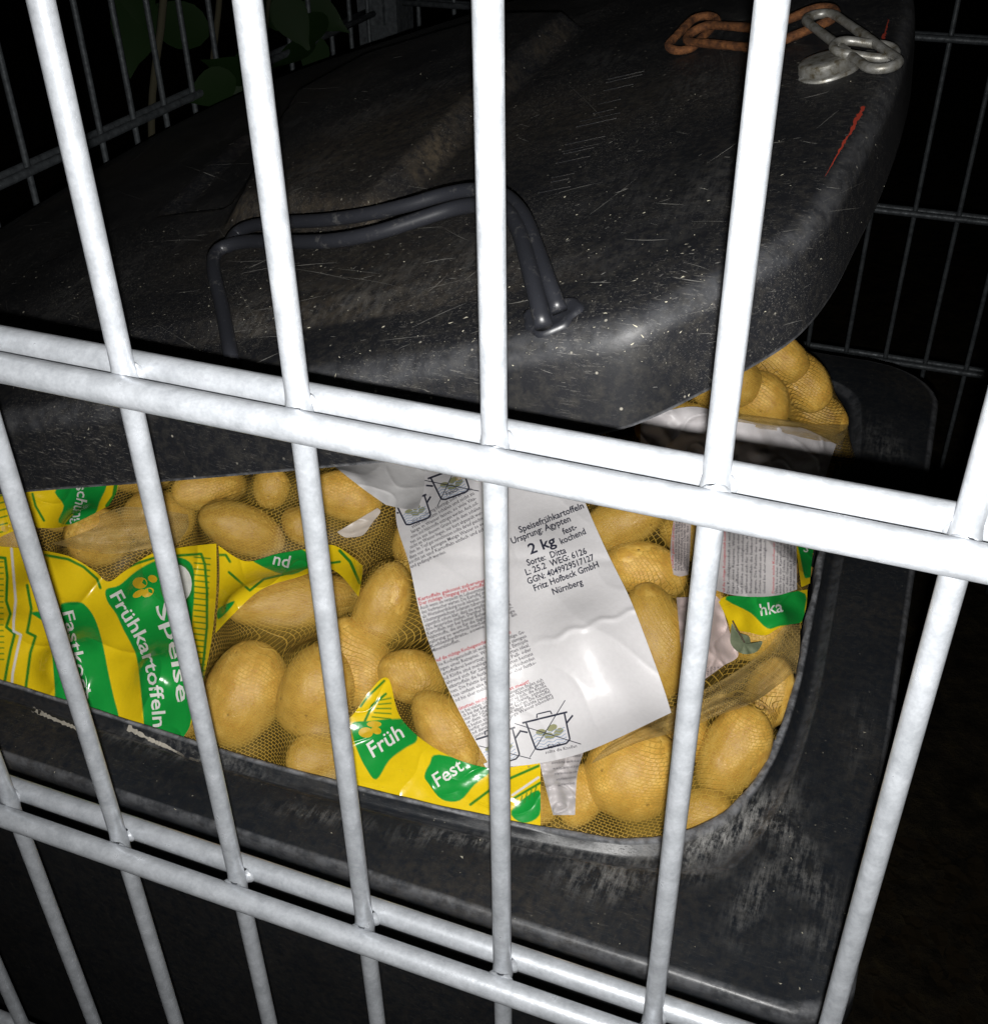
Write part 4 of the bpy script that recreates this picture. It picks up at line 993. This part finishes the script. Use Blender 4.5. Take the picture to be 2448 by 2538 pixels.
# grey green leaf that fell on the right hand bag
pts = [g4(*q) for q in ((700, 965), (745, 1035), (835, 1070), (860, 1130), (945, 1110), (905, 1190), (820, 1215), (740, 1190), (688, 1125), (690, 1040))]
c0 = g4(800, 1130)
ring = catmull(np.array(pts), 4, True); V = [hitf(*c0)[0] - ray(*c0) * 9]
for x, y in ring: V.append(hitf(x, y)[0] - ray(x, y) * (8 + 1.5 * math.sin(x * .3)))
m_, nt_, p_ = mat('dry_leaf', (.17, .20, .12), .6); t_ = NT(nt_); v_ = t_.coord()
t_.to(t_.ramp(t_.noise(v_, 160, 4), [(.35, (.12, .15, .085)), (.65, (.21, .24, .15))]), p_.inputs['Base Color'])
V = np.array(V); lf = empty('fallen_leaf', tuple(V[0])); tag(lf, 'small grey green lobed leaf lying on the yellow film by the right rim', 'leaf')
nR = len(ring); adopt(mesh('leaf_blade', V, [(0, 1 + i, 1 + (i + 1) % nR) for i in range(nR)], m_), lf)
Pst = np.array([V[1] + (0, 0, 2), (V[0] + V[1]) / 2 + (0, 0, 1.2), V[0] + (0, 0, .8)]); Vt, Ft = tube(resample(catmull(Pst, 6), 14), .45, 6); adopt(mesh('leaf_stalk', Vt, Ft, mat('leaf_stalk', (.07, .045, .03), .7)[0]), lf)

# dried plaster line on the left part of the rim
for pts, ws in (([(62, 1358), (105, 1378), (150, 1396), (186, 1406)], (7, 5, 5, 2)), ([(245, 1392), (285, 1414), (320, 1430), (352, 1448)], (9, 5, 6, 2)), ([(362, 1452), (382, 1458)], (4, 3))):
    L, R_ = [], []; P = resample(np.array(pts, float), 40)
    for k, (x, y) in enumerate(P):
        w = np.interp(k / 39, np.linspace(0, 1, len(ws)), ws) * random.uniform(.45, 1.1)
        for s_, Q in ((-1, L), (1, R_)):
            p, n = cast(rimbvh, x - s_ * w * .3, y + s_ * w * .8); Q.append(p + n * .35)
    o = mesh('plaster_smear', np.vstack([L, R_]), [(i, i + 1, 40 + i + 1, 40 + i) for i in range(39)], PLAST, smooth=False); o.parent = rim

# ------------------------------------------------------------------ plant behind the side fence, litter on the ground
m_, nt_, p_ = mat('dark_green_leaf', (.008, .023, .004), .6, .2); LEAFM = m_
plant = empty('climbing_plant', (-560, 900, GZ)); tag(plant, 'dark leafy plant growing through the side fence at upper left', 'plant')
ol = [(0, 0), (.06, .16), (.18, .27), (.32, .32), (.46, .31), (.60, .26), (.74, .18), (.88, .08), (1.08, 0)]
ol = ol + [(u, -v) for u, v in ol[-2:0:-1]]
lv = [(u, v, .05 * abs(v) - .10 * u * u) for u, v in ol] + [(.25, 0, -.03), (.5, 0, -.05), (.75, 0, -.075)]
nO = len(ol); mids = [nO, nO + 1, nO + 2]; near = [mids[0] if u < .37 else (mids[1] if u < .63 else mids[2]) for u, v in ol]
lfc = []
for i in range(nO):
    j = (i + 1) % nO; lfc.append((i, j, near[j])); 
    if near[i] != near[j]: lfc.append((i, near[j], near[i]))
leafme = bpy.data.meshes.new('leaf'); leafme.from_pydata(lv, [], lfc); leafme.materials.append(LEAFM); leafme.polygons.foreach_set('use_smooth', [True] * len(lfc))
def xray(x, y, X): d = ray(x, y); return CAM + d * ((X - CAM[0]) / d[0])
rl = random.Random(5)
for x, y, X, L, a in ((440, 130, -470, 62, 205), (400, 170, -478, 60, 160), (455, 175, -475, 55, 110), (470, 120, -480, 58, 280), (590, 60, -485, 62, 120), (560, 40, -480, 66, 60), (620, 30, -478, 60, 30), (560, 100, -480, 58, 150), (600, 110, -485, 55, 100), (260, 60, -540, 80, 95), (255, 0, -545, 80, 80), (330, 40, -560, 80, 200), (520, 10, -540, 80, 200)):
    c = xray(x, y, X); o = link(bpy.data.objects.new('leaf', leafme)); adopt(o, plant)
    ca, sa = math.cos(math.radians(a)), math.sin(math.radians(a)); ex = ca * ROT[0] + sa * ROT[1] + .25 * ROT[2] * rl.uniform(-1, 1); ex /= np.linalg.norm(ex)
    ez = -ROT[2] + .4 * np.array([rl.uniform(-1, 1), rl.uniform(-1, 1), rl.uniform(0, 1)]); ez = ez - ex * (ez @ ex); ez /= np.linalg.norm(ez); ey = np.cross(ez, ex)
    c = c - ex * L * .5
    o.matrix_basis = Matrix([[ex[r] * L * S, ey[r] * L * S, ez[r] * L * S, c[r] * S] for r in range(3)] + [[0, 0, 0, 1]])
for q in range(3):
    P = [(-560 + 30 * q, 800 + 90 * q, GZ - 2), (-565, 790 + 90 * q, -700), (-530, 760 + 110 * q, -250), (-505, 800 + 100 * q, -60), (-520, 840 + 90 * q, 150)]
    Vt, Ft = tube(resample(catmull(P, 10), 50), 4 - q * .6, 7); adopt(mesh('stem', Vt, Ft, mat('stem_bark', (.05, .045, .025), .9)[0]), plant)
V, F = [], []
for k in range(900):
    x, y = rl.uniform(250, 900), rl.uniform(-150, 1100); L = rl.uniform(18, 45); a = rl.uniform(0, 6.28); z = GZ + 8 + rl.uniform(0, 10); q0 = len(V)
    for u, v, w in lv: V.append((x + L * (u * math.cos(a) - v * math.sin(a)), y + L * (u * math.sin(a) + v * math.cos(a)), z + L * w * 2 + rl.uniform(0, 4)))
    F += [tuple(q0 + i for i in f) for f in lfc]
tag(mesh('leaf_litter', V, F, mat('brown_litter', (.032, .023, .011), .9, .2)[0], smooth=False), 'brown fallen leaves covering the soil beside the container', 'leaf litter', kind='stuff')
